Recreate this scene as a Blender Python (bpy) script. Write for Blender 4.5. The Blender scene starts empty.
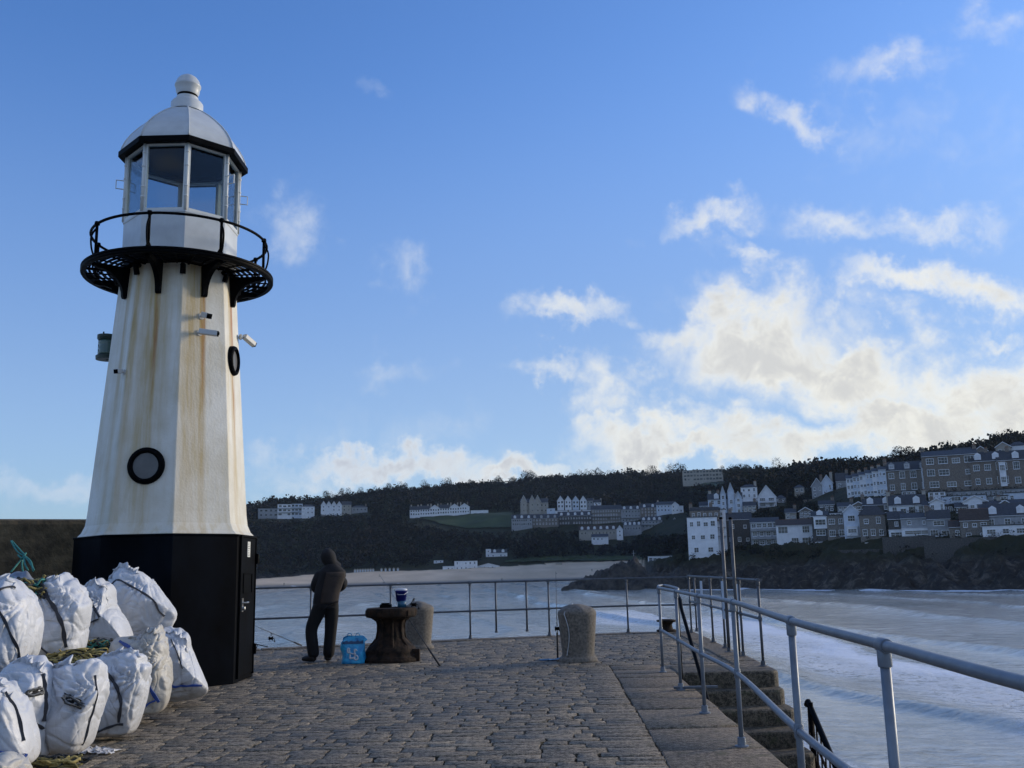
import bpy, bmesh, math, random
import numpy as np
from math import sin, cos, pi, radians, atan2, hypot, sqrt
from mathutils import Vector, Matrix, noise as mn
random.seed(7); np.random.seed(7)
C = bpy.context.scene.collection
S = bpy.context.scene

# ------------------------------------------------------------------ camera
F, PITCH, ROLL, EYE = 965.0, 0.189, -0.0228, 1.4
cam = bpy.data.cameras.new('camera'); camo = bpy.data.objects.new('camera', cam); C.objects.link(camo)
cam.sensor_width = 36; cam.lens = 36*F/1024; cam.clip_start = .05; cam.clip_end = 20000
RM = Matrix.Rotation(pi/2+PITCH, 3, 'X') @ Matrix.Rotation(ROLL, 3, 'Z')
camo.matrix_world = Matrix.Translation((0, 0, EYE)) @ RM.to_4x4()
S.camera = camo
RMI = RM.transposed()
def ray(px, py): return RM @ Vector(((px-512)/F, (384-py)/F, -1))
def plane(px, py, z=0):
    d = ray(px, py); t = (z-EYE)/d.z; return Vector((d.x*t, d.y*t, z))
def atY(px, py, Y):
    d = ray(px, py); t = Y/d.y; return Vector((d.x*t, Y, EYE+d.z*t))
def atR(px, py, r):
    d = ray(px, py); t = r/hypot(d.x, d.y); return Vector((d.x*t, d.y*t, EYE+d.z*t))
def proj(p):
    d = RMI @ (Vector(p)-Vector((0, 0, EYE)))
    return 512+F*d.x/-d.z, 384-F*d.y/-d.z
def hy(px): return 568.6-.0228*(px-512)

# ------------------------------------------------------------------ materials
def newmat(name):
    m = bpy.data.materials.new(name); m.use_nodes = True
    nt = m.node_tree; return m, nt, nt.nodes['Principled BSDF']
def N(nt, typ, **k):
    n = nt.nodes.new(typ)
    for a, b in k.items(): setattr(n, a, b)
    return n
def L(nt, a, b): nt.links.new(a, b)
def math_(nt, op, a, b=None, c=None, clamp=False):
    n = N(nt, 'ShaderNodeMath', operation=op, use_clamp=clamp)
    for i, v in enumerate((a, b, c)):
        if v is None: continue
        if isinstance(v, (int, float)): n.inputs[i].default_value = v
        else: L(nt, v, n.inputs[i])
    return n.outputs[0]
def coords(nt, scale=(1, 1, 1), kind='Object'):
    t = N(nt, 'ShaderNodeTexCoord'); m = N(nt, 'ShaderNodeMapping'); m.inputs['Scale'].default_value = scale
    L(nt, t.outputs[kind], m.inputs['Vector']); return m.outputs[0]
def noise_(nt, vec, scale=5, detail=5, rough=.55, dist=0):
    n = N(nt, 'ShaderNodeTexNoise'); n.inputs['Scale'].default_value = scale; n.inputs['Detail'].default_value = detail
    n.inputs['Roughness'].default_value = rough; n.inputs['Distortion'].default_value = dist
    L(nt, vec, n.inputs['Vector']); return n.outputs['Fac']
def ramp(nt, fac, stops, interp='LINEAR'):
    r = N(nt, 'ShaderNodeValToRGB'); r.color_ramp.interpolation = interp
    e = r.color_ramp.elements
    while len(e) < len(stops): e.new(.5)
    for i, (p, c) in enumerate(stops):
        e[i].position = p; e[i].color = (*c, 1) if not isinstance(c, (int, float)) else (c, c, c, 1)
    L(nt, fac, r.inputs[0]); return r.outputs[0]
def mix(nt, f, a, b, blend='MIX'):
    n = N(nt, 'ShaderNodeMix', data_type='RGBA', blend_type=blend)
    for i, v in ((0, f), (6, a), (7, b)):
        if isinstance(v, (int, float)): n.inputs[i].default_value = v
        elif isinstance(v, tuple): n.inputs[i].default_value = (*v, 1)
        else: L(nt, v, n.inputs[i])
    return n.outputs[2]
def smooth(nt, v, a, b, o0=0., o1=1.):
    n = N(nt, 'ShaderNodeMapRange', interpolation_type='SMOOTHSTEP')
    n.inputs[1].default_value = a; n.inputs[2].default_value = b; n.inputs[3].default_value = o0; n.inputs[4].default_value = o1
    L(nt, v, n.inputs[0]); return n.outputs[0]
def bump(nt, h, bs, strength=.5, dist=.02):
    b = N(nt, 'ShaderNodeBump'); b.inputs['Strength'].default_value = strength; b.inputs['Distance'].default_value = dist
    L(nt, h, b.inputs['Height']); L(nt, b.outputs[0], bs.inputs['Normal'])
MATS = {}
def pm(name, col, rough=.7, metal=0, var=.25, scale=4, col2=None, thr=(.35, .7), bmp=.3, bscale=20, bdist=.01, sv=(1, 1, 1), spec=.5):
    """noise-mottled principled material"""
    if name in MATS: return MATS[name]
    m, nt, bs = newmat(name)
    v = coords(nt, sv)
    n = noise_(nt, v, scale, 6, .6)
    c1 = tuple(x*(1-var) for x in col); c2 = col2 or tuple(min(1, x*(1+var)) for x in col)
    L(nt, ramp(nt, n, [(thr[0], c1), (thr[1], c2)]), bs.inputs['Base Color'])
    bs.inputs['Roughness'].default_value = rough; bs.inputs['Metallic'].default_value = metal
    bs.inputs['Specular IOR Level'].default_value = spec
    if bmp: bump(nt, noise_(nt, v, bscale, 4, .6), bs, bmp, bdist)
    MATS[name] = m; return m

# ------------------------------------------------------------------ mesh helper
OFF = {}
class MB:
    def __init__(s): s.v = []; s.f = []
    def add(s, vs, fs):
        b = len(s.v); s.v += [tuple(v) for v in vs]; s.f += [tuple(b+i for i in f) for f in fs]; return s
    def box(s, x0, y0, z0, x1, y1, z1, M=None):
        vs = [Vector(p) for p in ((x0,y0,z0),(x1,y0,z0),(x1,y1,z0),(x0,y1,z0),(x0,y0,z1),(x1,y0,z1),(x1,y1,z1),(x0,y1,z1))]
        if M: vs = [M @ v for v in vs]
        return s.add(vs, [(3,2,1,0),(4,5,6,7),(0,1,5,4),(1,2,6,5),(2,3,7,6),(3,0,4,7)])
    def tube(s, pts, r, n=8, cap=True, closed=False):
        pts = [Vector(p) for p in pts]; k = len(pts); b = len(s.v)
        rr = r if isinstance(r, (list, tuple)) else [r]*k
        up = None
        for i, p in enumerate(pts):
            if closed: t = pts[(i+1) % k]-pts[i-1]
            else: t = pts[min(i+1, k-1)]-pts[max(i-1, 0)]
            if t.length < 1e-9: t = Vector((0, 0, 1))
            t.normalize()
            if up is None: up = t.orthogonal().normalized()
            up = (up - t*up.dot(t))
            if up.length < 1e-6: up = t.orthogonal()
            up.normalize(); q = t.cross(up)
            for j in range(n):
                a = 2*pi*j/n; s.v.append(tuple(p+(up*cos(a)+q*sin(a))*rr[i]))
        for i in range(k if closed else k-1):
            for j in range(n):
                a = b+i*n+j; c = b+i*n+(j+1) % n; i2 = (i+1) % k
                s.f.append((a, c, b+i2*n+(j+1) % n, b+i2*n+j))
        if cap and not closed:
            s.f.append(tuple(b+j for j in range(n))[::-1]); s.f.append(tuple(b+(k-1)*n+j for j in range(n)))
        return s
    def lathe(s, prof, c=(0, 0, 0), n=24, ang=0, M=None, close=True):
        """prof: (radius, z) list"""
        b = len(s.v); k = len(prof)
        for r, z in prof:
            for j in range(n):
                a = ang+2*pi*j/n; p = Vector((r*cos(a), r*sin(a), z))
                if M: p = M @ p
                s.v.append((p[0]+c[0], p[1]+c[1], p[2]+c[2]))
        for i in range(k-1):
            for j in range(n):
                s.f.append((b+i*n+j, b+i*n+(j+1) % n, b+(i+1)*n+(j+1) % n, b+(i+1)*n+j))
        if close:
            s.f.append(tuple(b+j for j in range(n))[::-1]); s.f.append(tuple(b+(k-1)*n+j for j in range(n)))
        return s
    def prism(s, poly, z0, z1):
        n = len(poly); vs = [(x, y, z0) for x, y in poly]+[(x, y, z1) for x, y in poly]
        return s.add(vs, [tuple(range(n))[::-1], tuple(range(n, 2*n))]+[(i, (i+1) % n, n+(i+1) % n, n+i) for i in range(n)])
    def mesh(s, name, m=None, off=(0, 0, 0), sm=False):
        me = bpy.data.meshes.new(name)
        o = Vector(off); me.from_pydata([tuple(Vector(v)-o) for v in s.v], [], s.f); me.update()
        if m: me.materials.append(m)
        if sm: me.polygons.foreach_set('use_smooth', [True]*len(me.polygons))
        return me
    def build(s, name, m, parent=None, loc=None, sm=False, bevel=0):
        off = OFF.get(parent.name, (0, 0, 0)) if parent else (loc or (0, 0, 0))
        me = s.mesh(name, m, off, sm)
        o = bpy.data.objects.new(name, me); C.objects.link(o)
        if parent: o.parent = parent
        else: o.location = loc or (0, 0, 0)
        OFF[o.name] = off
        if bevel:
            bv = o.modifiers.new('bevel', 'BEVEL'); bv.width = bevel; bv.segments = 2; bv.limit_method = 'ANGLE'; bv.angle_limit = radians(40)
        if sm == 'auto':
            pass
        return o
def smooth_angle(o, deg=35):
    me = o.data; me.polygons.foreach_set('use_smooth', [True]*len(me.polygons))
    me.set_sharp_from_angle(angle=radians(deg)); return o
def empty(name, loc, rz=0, world=True):
    o = bpy.data.objects.new(name, None); C.objects.link(o); o.location = loc; o.rotation_euler = (0, 0, rz)
    o.empty_display_size = .2; OFF[o.name] = tuple(loc) if world else (0, 0, 0); return o
def tag(o, label=None, cat=None, group=None, kind=None):
    if label: o['label'] = label
    if cat: o['category'] = cat
    if group: o['group'] = group
    if kind: o['kind'] = kind
    return o
def copy_tree(o, parent=None):
    c = o.copy(); C.objects.link(c)
    if parent: c.parent = parent
    for ch in list(o.children): copy_tree(ch, c)
    return c
def npmesh(name, V, Fq, m, kind=None, sm=False, attrs=None):
    V = np.asarray(V, np.float32); Fq = np.asarray(Fq, np.int32); k = Fq.shape[1]
    me = bpy.data.meshes.new(name); me.vertices.add(len(V)); me.vertices.foreach_set('co', V.ravel())
    me.loops.add(Fq.size); me.loops.foreach_set('vertex_index', Fq.ravel())
    me.polygons.add(len(Fq)); me.polygons.foreach_set('loop_start', np.arange(len(Fq), dtype=np.int32)*k)
    try: me.polygons.foreach_set('loop_total', np.full(len(Fq), k, np.int32))
    except Exception: pass
    if sm: me.polygons.foreach_set('use_smooth', np.ones(len(Fq), bool))
    for nm, (dom, arr) in (attrs or {}).items():
        a = me.attributes.new(nm, 'FLOAT', dom); a.data.foreach_set('value', np.asarray(arr, np.float32))
    me.update(calc_edges=True); me.validate()
    if m: me.materials.append(m)
    o = bpy.data.objects.new(name, me); C.objects.link(o)
    if kind: o['kind'] = kind
    return o
def gridfaces(nr, nc, wrap=False):
    i, j = np.meshgrid(np.arange(nr-1), np.arange(nc if wrap else nc-1), indexing='ij')
    j2 = (j+1) % nc
    return np.stack([i*nc+j, i*nc+j2, (i+1)*nc+j2, (i+1)*nc+j], -1).reshape(-1, 4)
# vectorised value noise
_P = np.random.RandomState(3).rand(256, 256)
def vn(x, y):
    xi = np.floor(x).astype(int); yi = np.floor(y).astype(int); fx = x-xi; fy = y-yi
    fx = fx*fx*(3-2*fx); fy = fy*fy*(3-2*fy); g = lambda a, b: _P[a % 256, b % 256]
    return (g(xi, yi)*(1-fx)+g(xi+1, yi)*fx)*(1-fy)+(g(xi, yi+1)*(1-fx)+g(xi+1, yi+1)*fx)*fy
def fbm(x, y, o=5):
    s = 0; a = .5; t = 0
    for k in range(o): s = s+a*vn(x*2**k+17*k, y*2**k+31*k); t += a; a *= .5
    return s/t
def ridged(x, y, o=5):
    s = 0; a = .5; t = 0
    for k in range(o): s = s+a*(1-abs(2*vn(x*2**k+7*k, y*2**k+11*k)-1)); t += a; a *= .5
    return s/t

# ------------------------------------------------------------------ light and sky
SUN_AZ, SUN_EL = radians(62), radians(14)      # to the right of the view, low
W = bpy.data.worlds.new('World'); S.world = W; W.use_nodes = True
nt = W.node_tree; bg = nt.nodes['Background']
sky = N(nt, 'ShaderNodeTexSky', sky_type='NISHITA'); sky.sun_disc = False
sky.sun_elevation = SUN_EL; sky.sun_rotation = SUN_AZ; sky.air_density = 1.0; sky.dust_density = .6; sky.ozone_density = 2.0
tc = N(nt, 'ShaderNodeTexCoord'); dirv = tc.outputs['Generated']
def sepz(v):
    s_ = N(nt, 'ShaderNodeSeparateXYZ'); L(nt, v, s_.inputs[0]); return s_.outputs
sx, sy, sz = sepz(dirv)
def dot(v, w):
    n = N(nt, 'ShaderNodeVectorMath', operation='DOT_PRODUCT'); L(nt, v, n.inputs[0]); n.inputs[1].default_value = w; return n.outputs['Value']
# project onto a cloud layer so the clouds flatten towards the horizon
den = math_(nt, 'ADD', math_(nt, 'MAXIMUM', sz, 0.0), .16)
cx_ = math_(nt, 'DIVIDE', sx, den); cy_ = math_(nt, 'DIVIDE', sy, den)
cmb = N(nt, 'ShaderNodeCombineXYZ'); L(nt, cx_, cmb.inputs[0]); L(nt, cy_, cmb.inputs[1]); L(nt, math_(nt, 'MULTIPLY', sz, 2.5), cmb.inputs[2])
n1 = noise_(nt, dirv, 11.0, 9, .62, .5)
n2 = noise_(nt, dirv, 34.0, 7, .62, .7)
n3 = noise_(nt, cmb.outputs[0], 2.6, 6, .6, .2)
# places where clouds sit: (px, py, half width, half height, tilt deg, weight)
BL = [(760,345,90,42,-12,1.15),(850,372,85,38,14,1.1),(960,395,80,32,8,1.05),(690,335,55,22,-8,.8),(900,300,60,18,5,.75),(965,300,60,22,0,.8),
      (645,440,60,26,0,1.1),(570,318,50,18,0,.85),(565,368,48,16,8,.8),(625,392,35,30,40,.8),(430,466,75,18,0,.95),(540,470,70,14,0,.95),
      (800,440,110,26,0,1.1),(720,450,70,18,0,.9),(1015,415,45,45,0,1.05),(935,425,70,28,0,1.1),(700,228,55,20,-5,.58),(828,228,52,24,0,.60),(935,228,55,22,0,.58),(985,345,30,10,0,.6),
      (808,112,52,20,20,.64),(905,70,70,28,0,.52),(385,100,24,14,25,.34),(292,225,34,36,40,.52),(385,262,36,26,50,.5),(410,362,45,24,15,.45),(300,482,75,16,8,.62),(45,498,80,20,0,.72),(750,272,40,14,20,.6),(1000,20,60,24,0,.5),(790,385,230,90,8,.28),(440,452,260,46,4,.30),(900,110,150,70,10,.27),(690,452,120,16,0,1.0),(880,440,160,22,0,1.05),(400,468,95,15,0,1.05),(505,474,90,13,0,1.1),(330,490,90,10,0,.55)]
def wnoise(scale, amp, det):
    n = N(nt, 'ShaderNodeTexNoise'); n.inputs['Scale'].default_value = scale; n.inputs['Detail'].default_value = det; n.inputs['Roughness'].default_value = .6; L(nt, tc.outputs['Generated'], n.inputs['Vector'])
    a = N(nt, 'ShaderNodeVectorMath', operation='SUBTRACT'); L(nt, n.outputs['Color'], a.inputs[0]); a.inputs[1].default_value = (.5, .5, .5)
    b = N(nt, 'ShaderNodeVectorMath', operation='SCALE'); L(nt, a.outputs[0], b.inputs[0]); b.inputs['Scale'].default_value = amp; return b.outputs[0]
wa = N(nt, 'ShaderNodeVectorMath', operation='ADD'); L(nt, wnoise(9, .16, 6), wa.inputs[0]); L(nt, wnoise(34, .05, 5), wa.inputs[1])
wb = N(nt, 'ShaderNodeVectorMath', operation='ADD'); L(nt, tc.outputs['Generated'], wb.inputs[0]); L(nt, wa.outputs[0], wb.inputs[1]); wdir = wb.outputs[0]
acc = None
for (px, py, hw, hh, tl, wt) in BL:
    c = ray(px, py).normalized(); a = (ray(px+4, py).normalized()-c).normalized(); b = c.cross(a)*-1
    b = (ray(px, py-4).normalized()-c); b = (b-a*b.dot(a)).normalized()
    t = radians(tl); a2 = a*cos(t)+b*-sin(t)*1; b2 = a*sin(t)+b*cos(t)
    u = dot(wdir, a2*(F/hw)); v = dot(wdir, b2*(F/hh))
    u0 = c.dot(a2)*F/hw; v0 = c.dot(b2)*F/hh
    u = math_(nt, 'SUBTRACT', u, u0); v = math_(nt, 'SUBTRACT', v, v0)
    d2 = math_(nt, 'ADD', math_(nt, 'MULTIPLY', u, u), math_(nt, 'MULTIPLY', v, v))
    g = math_(nt, 'MULTIPLY', math_(nt, 'EXPONENT', math_(nt, 'MULTIPLY', d2, -.75)), wt)
    acc = g if acc is None else math_(nt, 'MAXIMUM', acc, g)
# unseen clouds beyond the frame, thickened to add whiter ambient light
off = smooth(nt, n3, .46, .62, 0, 1.1)
behind = smooth(nt, sy, .55, .1)
acc = math_(nt, 'MAXIMUM', acc, math_(nt, 'MULTIPLY', off, behind))
det = math_(nt, 'ADD', math_(nt, 'MULTIPLY', math_(nt, 'SUBTRACT', n1, .5), 2.0), math_(nt, 'MULTIPLY', math_(nt, 'SUBTRACT', n2, .5), .8))
dens = math_(nt, 'ADD', acc, math_(nt, 'MULTIPLY', det, math_(nt, 'ADD', math_(nt, 'MULTIPLY', acc, .6), .25)))
cov = smooth(nt, dens, .17, 1.06)
core = smooth(nt, math_(nt, 'ADD', dens, math_(nt, 'MULTIPLY', math_(nt, 'SUBTRACT', n2, .5), .8)), .6, 1.35)
# warm towards the sun side, grey-mauve away from it
sd = Vector((sin(SUN_AZ), cos(SUN_AZ), 0))
tos = smooth(nt, dot(dirv, sd), .05, .8)
edge = mix(nt, tos, (4.0, 4.45, 5.1), (6.0, 5.85, 5.2))
cc = mix(nt, tos, (2.9, 3.2, 3.9), (4.2, 4.15, 3.95))
ccol = mix(nt, core, edge, cc)
SKYT = (.61, .92, 1.44)
skc = mix(nt, 1.0, sky.outputs[0], SKYT, 'MULTIPLY')
hzc = mix(nt, smooth(nt, sz, .30, .05), (1.72, 2.38, 3.62), (2.5, 3.15, 4.05))
hzf = math_(nt, 'ADD', math_(nt, 'MULTIPLY', smooth(nt, sz, .52, .14), .52), math_(nt, 'MULTIPLY', math_(nt, 'MULTIPLY', tos, smooth(nt, sz, .75, .30)), .22), clamp=True)
skc = mix(nt, hzf, skc, hzc)
fin = mix(nt, math_(nt, 'MULTIPLY', cov, .94), skc, ccol)
L(nt, fin, bg.inputs['Color']); bg.inputs['Strength'].default_value = .15
sun = bpy.data.lights.new('sun', 'SUN'); so = bpy.data.objects.new('sun', sun); C.objects.link(so)
sun.energy = 2.6; sun.angle = radians(12); sun.color = (1, .86, .66)
sdir = Vector((sin(SUN_AZ)*cos(SUN_EL), cos(SUN_AZ)*cos(SUN_EL), sin(SUN_EL)))
so.rotation_euler = sdir.to_track_quat('Z', 'Y').to_euler(); so.location = sdir*50
S.view_settings.view_transform = 'Standard'; S.view_settings.look = 'None'; S.view_settings.gamma = 1; S.view_settings.exposure = .18

# ------------------------------------------------------------------ materials list
GRANITE = pm('granite', (.15, .13, .105), .85, var=.45, scale=28, bmp=.5, bscale=60, bdist=.01)
DECKGAP = pm('mortar', (.045, .042, .035), .95)
GALV = pm('galvanised', (.16, .185, .22), .48, .3, var=.18, scale=9, bmp=.08, bscale=60)
GALVD = pm('weathered_galvanised', (.085, .095, .11), .55, .3, var=.3, scale=9, bmp=.1)
BLACKP = pm('black_paint', (.0028, .0032, .004), .5, 0, var=.4, scale=3, bmp=.1, bscale=30, spec=.03)
PLINTH = pm('navy_black_paint', (.0012, .0020, .0042), .5, 0, var=.6, scale=2.2, bmp=.2, bscale=9, sv=(1, 1, .5), spec=.04, col2=(.003, .005, .009))
IRON = pm('rusty_iron', (.010, .009, .008), .85, 0, var=.5, scale=9, col2=(.045, .026, .016), spec=.2, bmp=.7, bscale=30, bdist=.02)
WHITEP = pm('white_paint', (.62, .64, .62), .4, 0, var=.08, scale=3, bmp=.1)
ROOFP = pm('grey_white_paint', (.52, .55, .56), .38, 0, var=.1, scale=3, bmp=.1)
HARB = pm('harbour_wall_stone', (.10, .075, .042), .9, var=.5, scale=5, bmp=.8, bscale=12, bdist=.04)

# ================================================================== PIER
def stone_mat(name, c0, c1, moss=(.045, .05, .02), mossamt=.5, rough=.8):
    m, nt, bs = newmat(name)
    v = coords(nt)
    at = N(nt, 'ShaderNodeAttribute'); at.attribute_name = 'rnd'
    n1 = noise_(nt, v, 19, 7, .8); n2 = noise_(nt, v, .8, 4, .6); n3 = noise_(nt, v, 7, 5, .6)
    n4 = noise_(nt, v, 75, 3, .7)
    f = math_(nt, 'ADD', math_(nt, 'MULTIPLY', at.outputs['Fac'], .14), math_(nt, 'ADD', math_(nt, 'MULTIPLY', smooth(nt, n1, .40, .60), .54), math_(nt, 'MULTIPLY', smooth(nt, n4, .40, .60), .36)))
    base = ramp(nt, f, [(.15, c0), (.9, c1)])
    big = ramp(nt, n2, [(.3, .62), (.7, 1.12)])
    base = mix(nt, 1, base, big, 'MULTIPLY')
    mk = math_(nt, 'MULTIPLY', smooth(nt, n3, .52, .72), mossamt)
    base = mix(nt, mk, base, moss)
    L(nt, base, bs.inputs['Base Color']); bs.inputs['Specular IOR Level'].default_value = .3
    L(nt, ramp(nt, n2, [(.35, rough-.2), (.7, rough+.1)]), bs.inputs['Roughness'])
    bump(nt, math_(nt, 'ADD', math_(nt, 'MULTIPLY', n1, .9), math_(nt, 'MULTIPLY', n3, .6)), bs, .9, .024)
    return m
SETT = stone_mat('wet_granite_setts', (.022, .018, .013), (.40, .335, .25))
SLAB = stone_mat('granite_edging', (.055, .040, .026), (.36, .285, .20), mossamt=.8, moss=(.06, .055, .02))
STEPM = stone_mat('step_granite', (.030, .024, .016), (.22, .18, .125), mossamt=.7)

FY = lambda x: np.interp(x, [-9, -4.9, -.8, .8, 2.4, 3.7], [17.6, 18.95, 20.35, 20.75, 21.2, 21.0])   # far edge of the pier
def blocks(name, rows, m, h0=.0, gap=.0060, cham=.0026, jit=.0008, seed=1):
    """rows: list of (y0,y1,[x breaks]) -> chamfered blocks with small height differences"""
    rs = np.random.RandomState(seed); V = []; Q = []; R = []
    for (y0, y1, xs) in rows:
        for a, b in zip(xs[:-1], xs[1:]):
            z = h0+rs.normal()*jit; tx, ty = rs.normal()*.0008, rs.normal()*.0008; g = gap*(.3+rs.rand()*1.9); g2 = gap*(.2+rs.rand()**2*2.4)
            x0, x1, ya, yb = a+g, b-g, y0+g2, y1-g2
            if x1-x0 < .05: continue
            j = lambda s=.008: rs.normal()*s
            # 8-gon-ish ring: top inner ring (8 pts) and outer ring (8) lower
            px_ = [x0, (x0+x1)/2, x1, x1, x1, (x0+x1)/2, x0, x0]; py_ = [ya, ya, ya, (ya+yb)/2, yb, yb, yb, (ya+yb)/2]
            cx, cy = (x0+x1)/2, (ya+yb)/2; base = len(V)
            o = [(px_[k]+j(.006), py_[k]+j(.006)) for k in range(8)]
            for (qx, qy) in o: V.append((qx, qy, -.06))
            for (qx, qy) in o: V.append((qx, qy, z-cham*(.8+rs.rand()*.7)))
            for (qx, qy) in o:
                dx = np.sign(cx-qx)*cham*1.6 if abs(cx-qx) > .02 else 0; dy = np.sign(cy-qy)*cham*1.6 if abs(cy-qy) > .02 else 0
                V.append((qx+dx, qy+dy, z+tx*(qx-cx)*6+ty*(qy-cy)*12+j(.0007)))
            V.append((cx, cy, z+.0008+j(.0009)))
            for k in range(8):
                k2 = (k+1) % 8
                Q.append((base+k, base+k2, base+8+k2, base+8+k)); Q.append((base+8+k, base+8+k2, base+16+k2, base+16+k))
            for k in range(0, 8, 2): Q.append((base+16+k, base+16+k+1, base+24, base+16+(k-1) % 8))
            R += [rs.rand()]*(16+4)
    V = [(x+.036*(y-10.5), y, z) for x, y, z in V]
    o = npmesh(name, V, Q, m, attrs={'rnd': ('FACE', R)})
    return o
rs = np.random.RandomState(5); rows = []; y = -2.0
while y < 21.0:
    d = .13+rs.rand()*.09
    x0 = -9.5; x1 = 1.17 if y < 14.3 else 3.25
    xs = [x0-rs.rand()*.5]
    while xs[-1] < x1-.3: xs.append(xs[-1]+.16+rs.rand()**1.4*.40)
    xs[-1] = x1
    # keep inside the far edge
    ym = y+d
    xs = [q for q in xs if ym < FY(q)-.02]
    if len(xs) > 1: rows.append((y, ym, xs))
    y = ym
setts = blocks('paving_setts', rows, SETT); setts['kind'] = 'structure'
rows = []; y = -2.0
while y < 13.4:
    d = .75+rs.rand()*.5; d = min(d, 13.55-y); rows.append((y, min(y+d, 13.25), [1.17, 1.99])); y += d
rows += [(13.25, 13.8, [1.17, 2.3, 3.25]), (13.8, 14.36, [1.17, 1.9, 3.25])]
slabs = blocks('edging_slabs', rows, SLAB, gap=.006, cham=.008, jit=.0015, seed=4); slabs['kind'] = 'structure'
# far edge course and outer platform course
body = MB()
poly = [(-14, -2.2), (1.52, -2.2), (2.07, 13.2), (3.38, 13.2), (3.7, 21.0), (2.4, 21.2), (.8, 20.75), (-.8, 20.35), (-4.9, 18.95), (-9, 17.6), (-14, 16)]
body.prism(poly, -9, -.035)
pier = body.build('pier_body', SLAB); pier['kind'] = 'structure'
# granite nosing round the far edge, as chamfered long blocks
edge = MB()
pts = [(-9, 17.6), (-4.9, 18.95), (-.8, 20.35), (.8, 20.75), (2.4, 21.2), (3.68, 21.0)]
def edgeblocks(pts, w, z1, z0, out, ln=1.1):
    for (a, b) in zip(pts[:-1], pts[1:]):
        A = Vector(a); B = Vector(b); d = B-A; k = max(1, round(d.length/ln)); t = d.normalized(); nn = Vector((t.y, -t.x))
        for i in range(k):
            p = A+d*(i/k)+t*.006; q = A+d*((i+1)/k)-t*.006; h = random.uniform(-.006, .006)
            P = [p-nn*out, q-nn*out, q+nn*w, p+nn*w]
            edge.prism([(v.x, v.y) for v in P], z0, z1+h)
edgeblocks(pts, .34, .022, -.30, .05)
edgeblocks([(3.42, 13.4), (3.72, 21.0)][::-1], .42, .016, -.30, -.0)
eo = edge.build('edge_course', SLAB, bevel=.025); eo['kind'] = 'structure'
# rounded front of the landing and the flight of steps going down towards the camera
st = MB()
RISE, TR = .19, .40
def step(y0, y1, z, x1):
    n = 8; prof = []
    # outer corner rounded: polygon in plan
    r = .16; poly = [(1.97, y1), (1.97, y0)]
    for k in range(7):
        a = -pi/2+k/6*pi/2; poly.append((x1-r+r*cos(a), y0+r+r*sin(a)))
    poly.append((x1, y1))
    st.prism(poly, z-.9 if z > -4 else z-3, z)
step(13.12, 14.0, .014, 3.33)
for i in range(1, 24):
    yb = 13.25-TR*(i-1); st_y0 = yb-TR
    step(st_y0, yb+.10, -RISE*i, 3.33+random.uniform(-.015, .03))
st.v = [(x+.036*(y-10.5), y, z) for x, y, z in st.v]
steps = st.build('stone_steps', STEPM, bevel=.035); steps['kind'] = 'structure'

# harbour wall on the left
hw = MB()
hw.prism([(-20, 9.2), (-9.6, 12.6), (-5.2, 14.9), (-5.2, 16.0), (-9.6, 13.8), (-20, 10.4)], -.4, 2.26)
hwall = hw.build('harbour_wall', HARB, bevel=.08, loc=(-8, 13, 0))
tag(hwall, 'tall brown stone parapet wall behind the lighthouse and the white sacks', 'wall')

# ---- railings
def post(mb, p, h, r=.021, coll=True):
    p = Vector(p); mb.tube([p, p+Vector((0, 0, h))], r, 12)
def flange(mb, p, r=.055):
    mb.lathe([(r, .0), (r, .012), (.034, .016), (.031, .07), (.022, .075)], c=tuple(p), n=14)
def fitting(mb, p, axis, r=.0265, l=.045):
    a = Vector(axis).normalized(); mb.tube([Vector(p)-a*l, Vector(p)-a*(l-.006), Vector(p)+a*(l-.006), Vector(p)+a*l], [r*.93, r, r, r*.93], 12)
def spline(pts, n=10):
    pts = [Vector(p) for p in pts]; out = []
    for i in range(len(pts)-1):
        p0 = pts[max(i-1, 0)]; p1 = pts[i]; p2 = pts[i+1]; p3 = pts[min(i+2, len(pts)-1)]
        for k in range(n):
            t = k/n; out.append(.5*((2*p1)+(p2-p0)*t+(2*p0-5*p1+4*p2-p3)*t*t+(3*p1-p0-3*p2+p3)*t**3))
    return out+[pts[-1]]
def railing(name, feet, H, label, m, r=.0195, mid=.5, extra_end=None, smoothrail=True, postm=None):
    root = empty(name, feet[0]); tag(root, label, 'railing')
    tops = [Vector(f)+Vector((0, 0, H)) for f in feet]; mids = [Vector(f)+Vector((0, 0, H*mid)) for f in feet]
    if extra_end is not None:
        pass
    for f, nm in ((tops, 'top_rail'), (mids, 'middle_rail')):
        mb = MB(); mb.tube(spline(f, 6) if smoothrail else f, r, 14); mb.build(nm, m, root, sm=True)
    for i, f in enumerate(feet):
        a = Vector(feet[min(i+1, len(feet)-1)])-Vector(feet[max(i-1, 0)]); a.z = 0
        mb = MB(); post(mb, Vector(f)+Vector((0, 0, .002)), H-.01, r*.96); o = mb.build('post', postm or m, root, sm=True)
        g = MB(); flange(g, f); smooth_angle(g.build('flange', postm or m, o))
        g = MB(); fitting(g, tops[i], a); fitting(g, tops[i]-Vector((0, 0, .045)), (0, 0, 1), .0255, .03)
        smooth_angle(g.build('clamp', m, o))
        g = MB(); fitting(g, mids[i], a, .025, .03); fitting(g, mids[i], (0, 0, 1), .025, .035)
        smooth_angle(g.build('clamp', m, o))
    return root
f1 = plane(663, 672.5); f2 = plane(681, 690); f3 = plane(705, 713.4); f4 = plane(742, 747)
t5 = plane(790.8, 620.7, 1.1); t6 = plane(883.4, 645.3, 1.1); t7 = plane(1040, 687.5, 1.1)
H1 = 1.1
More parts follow.
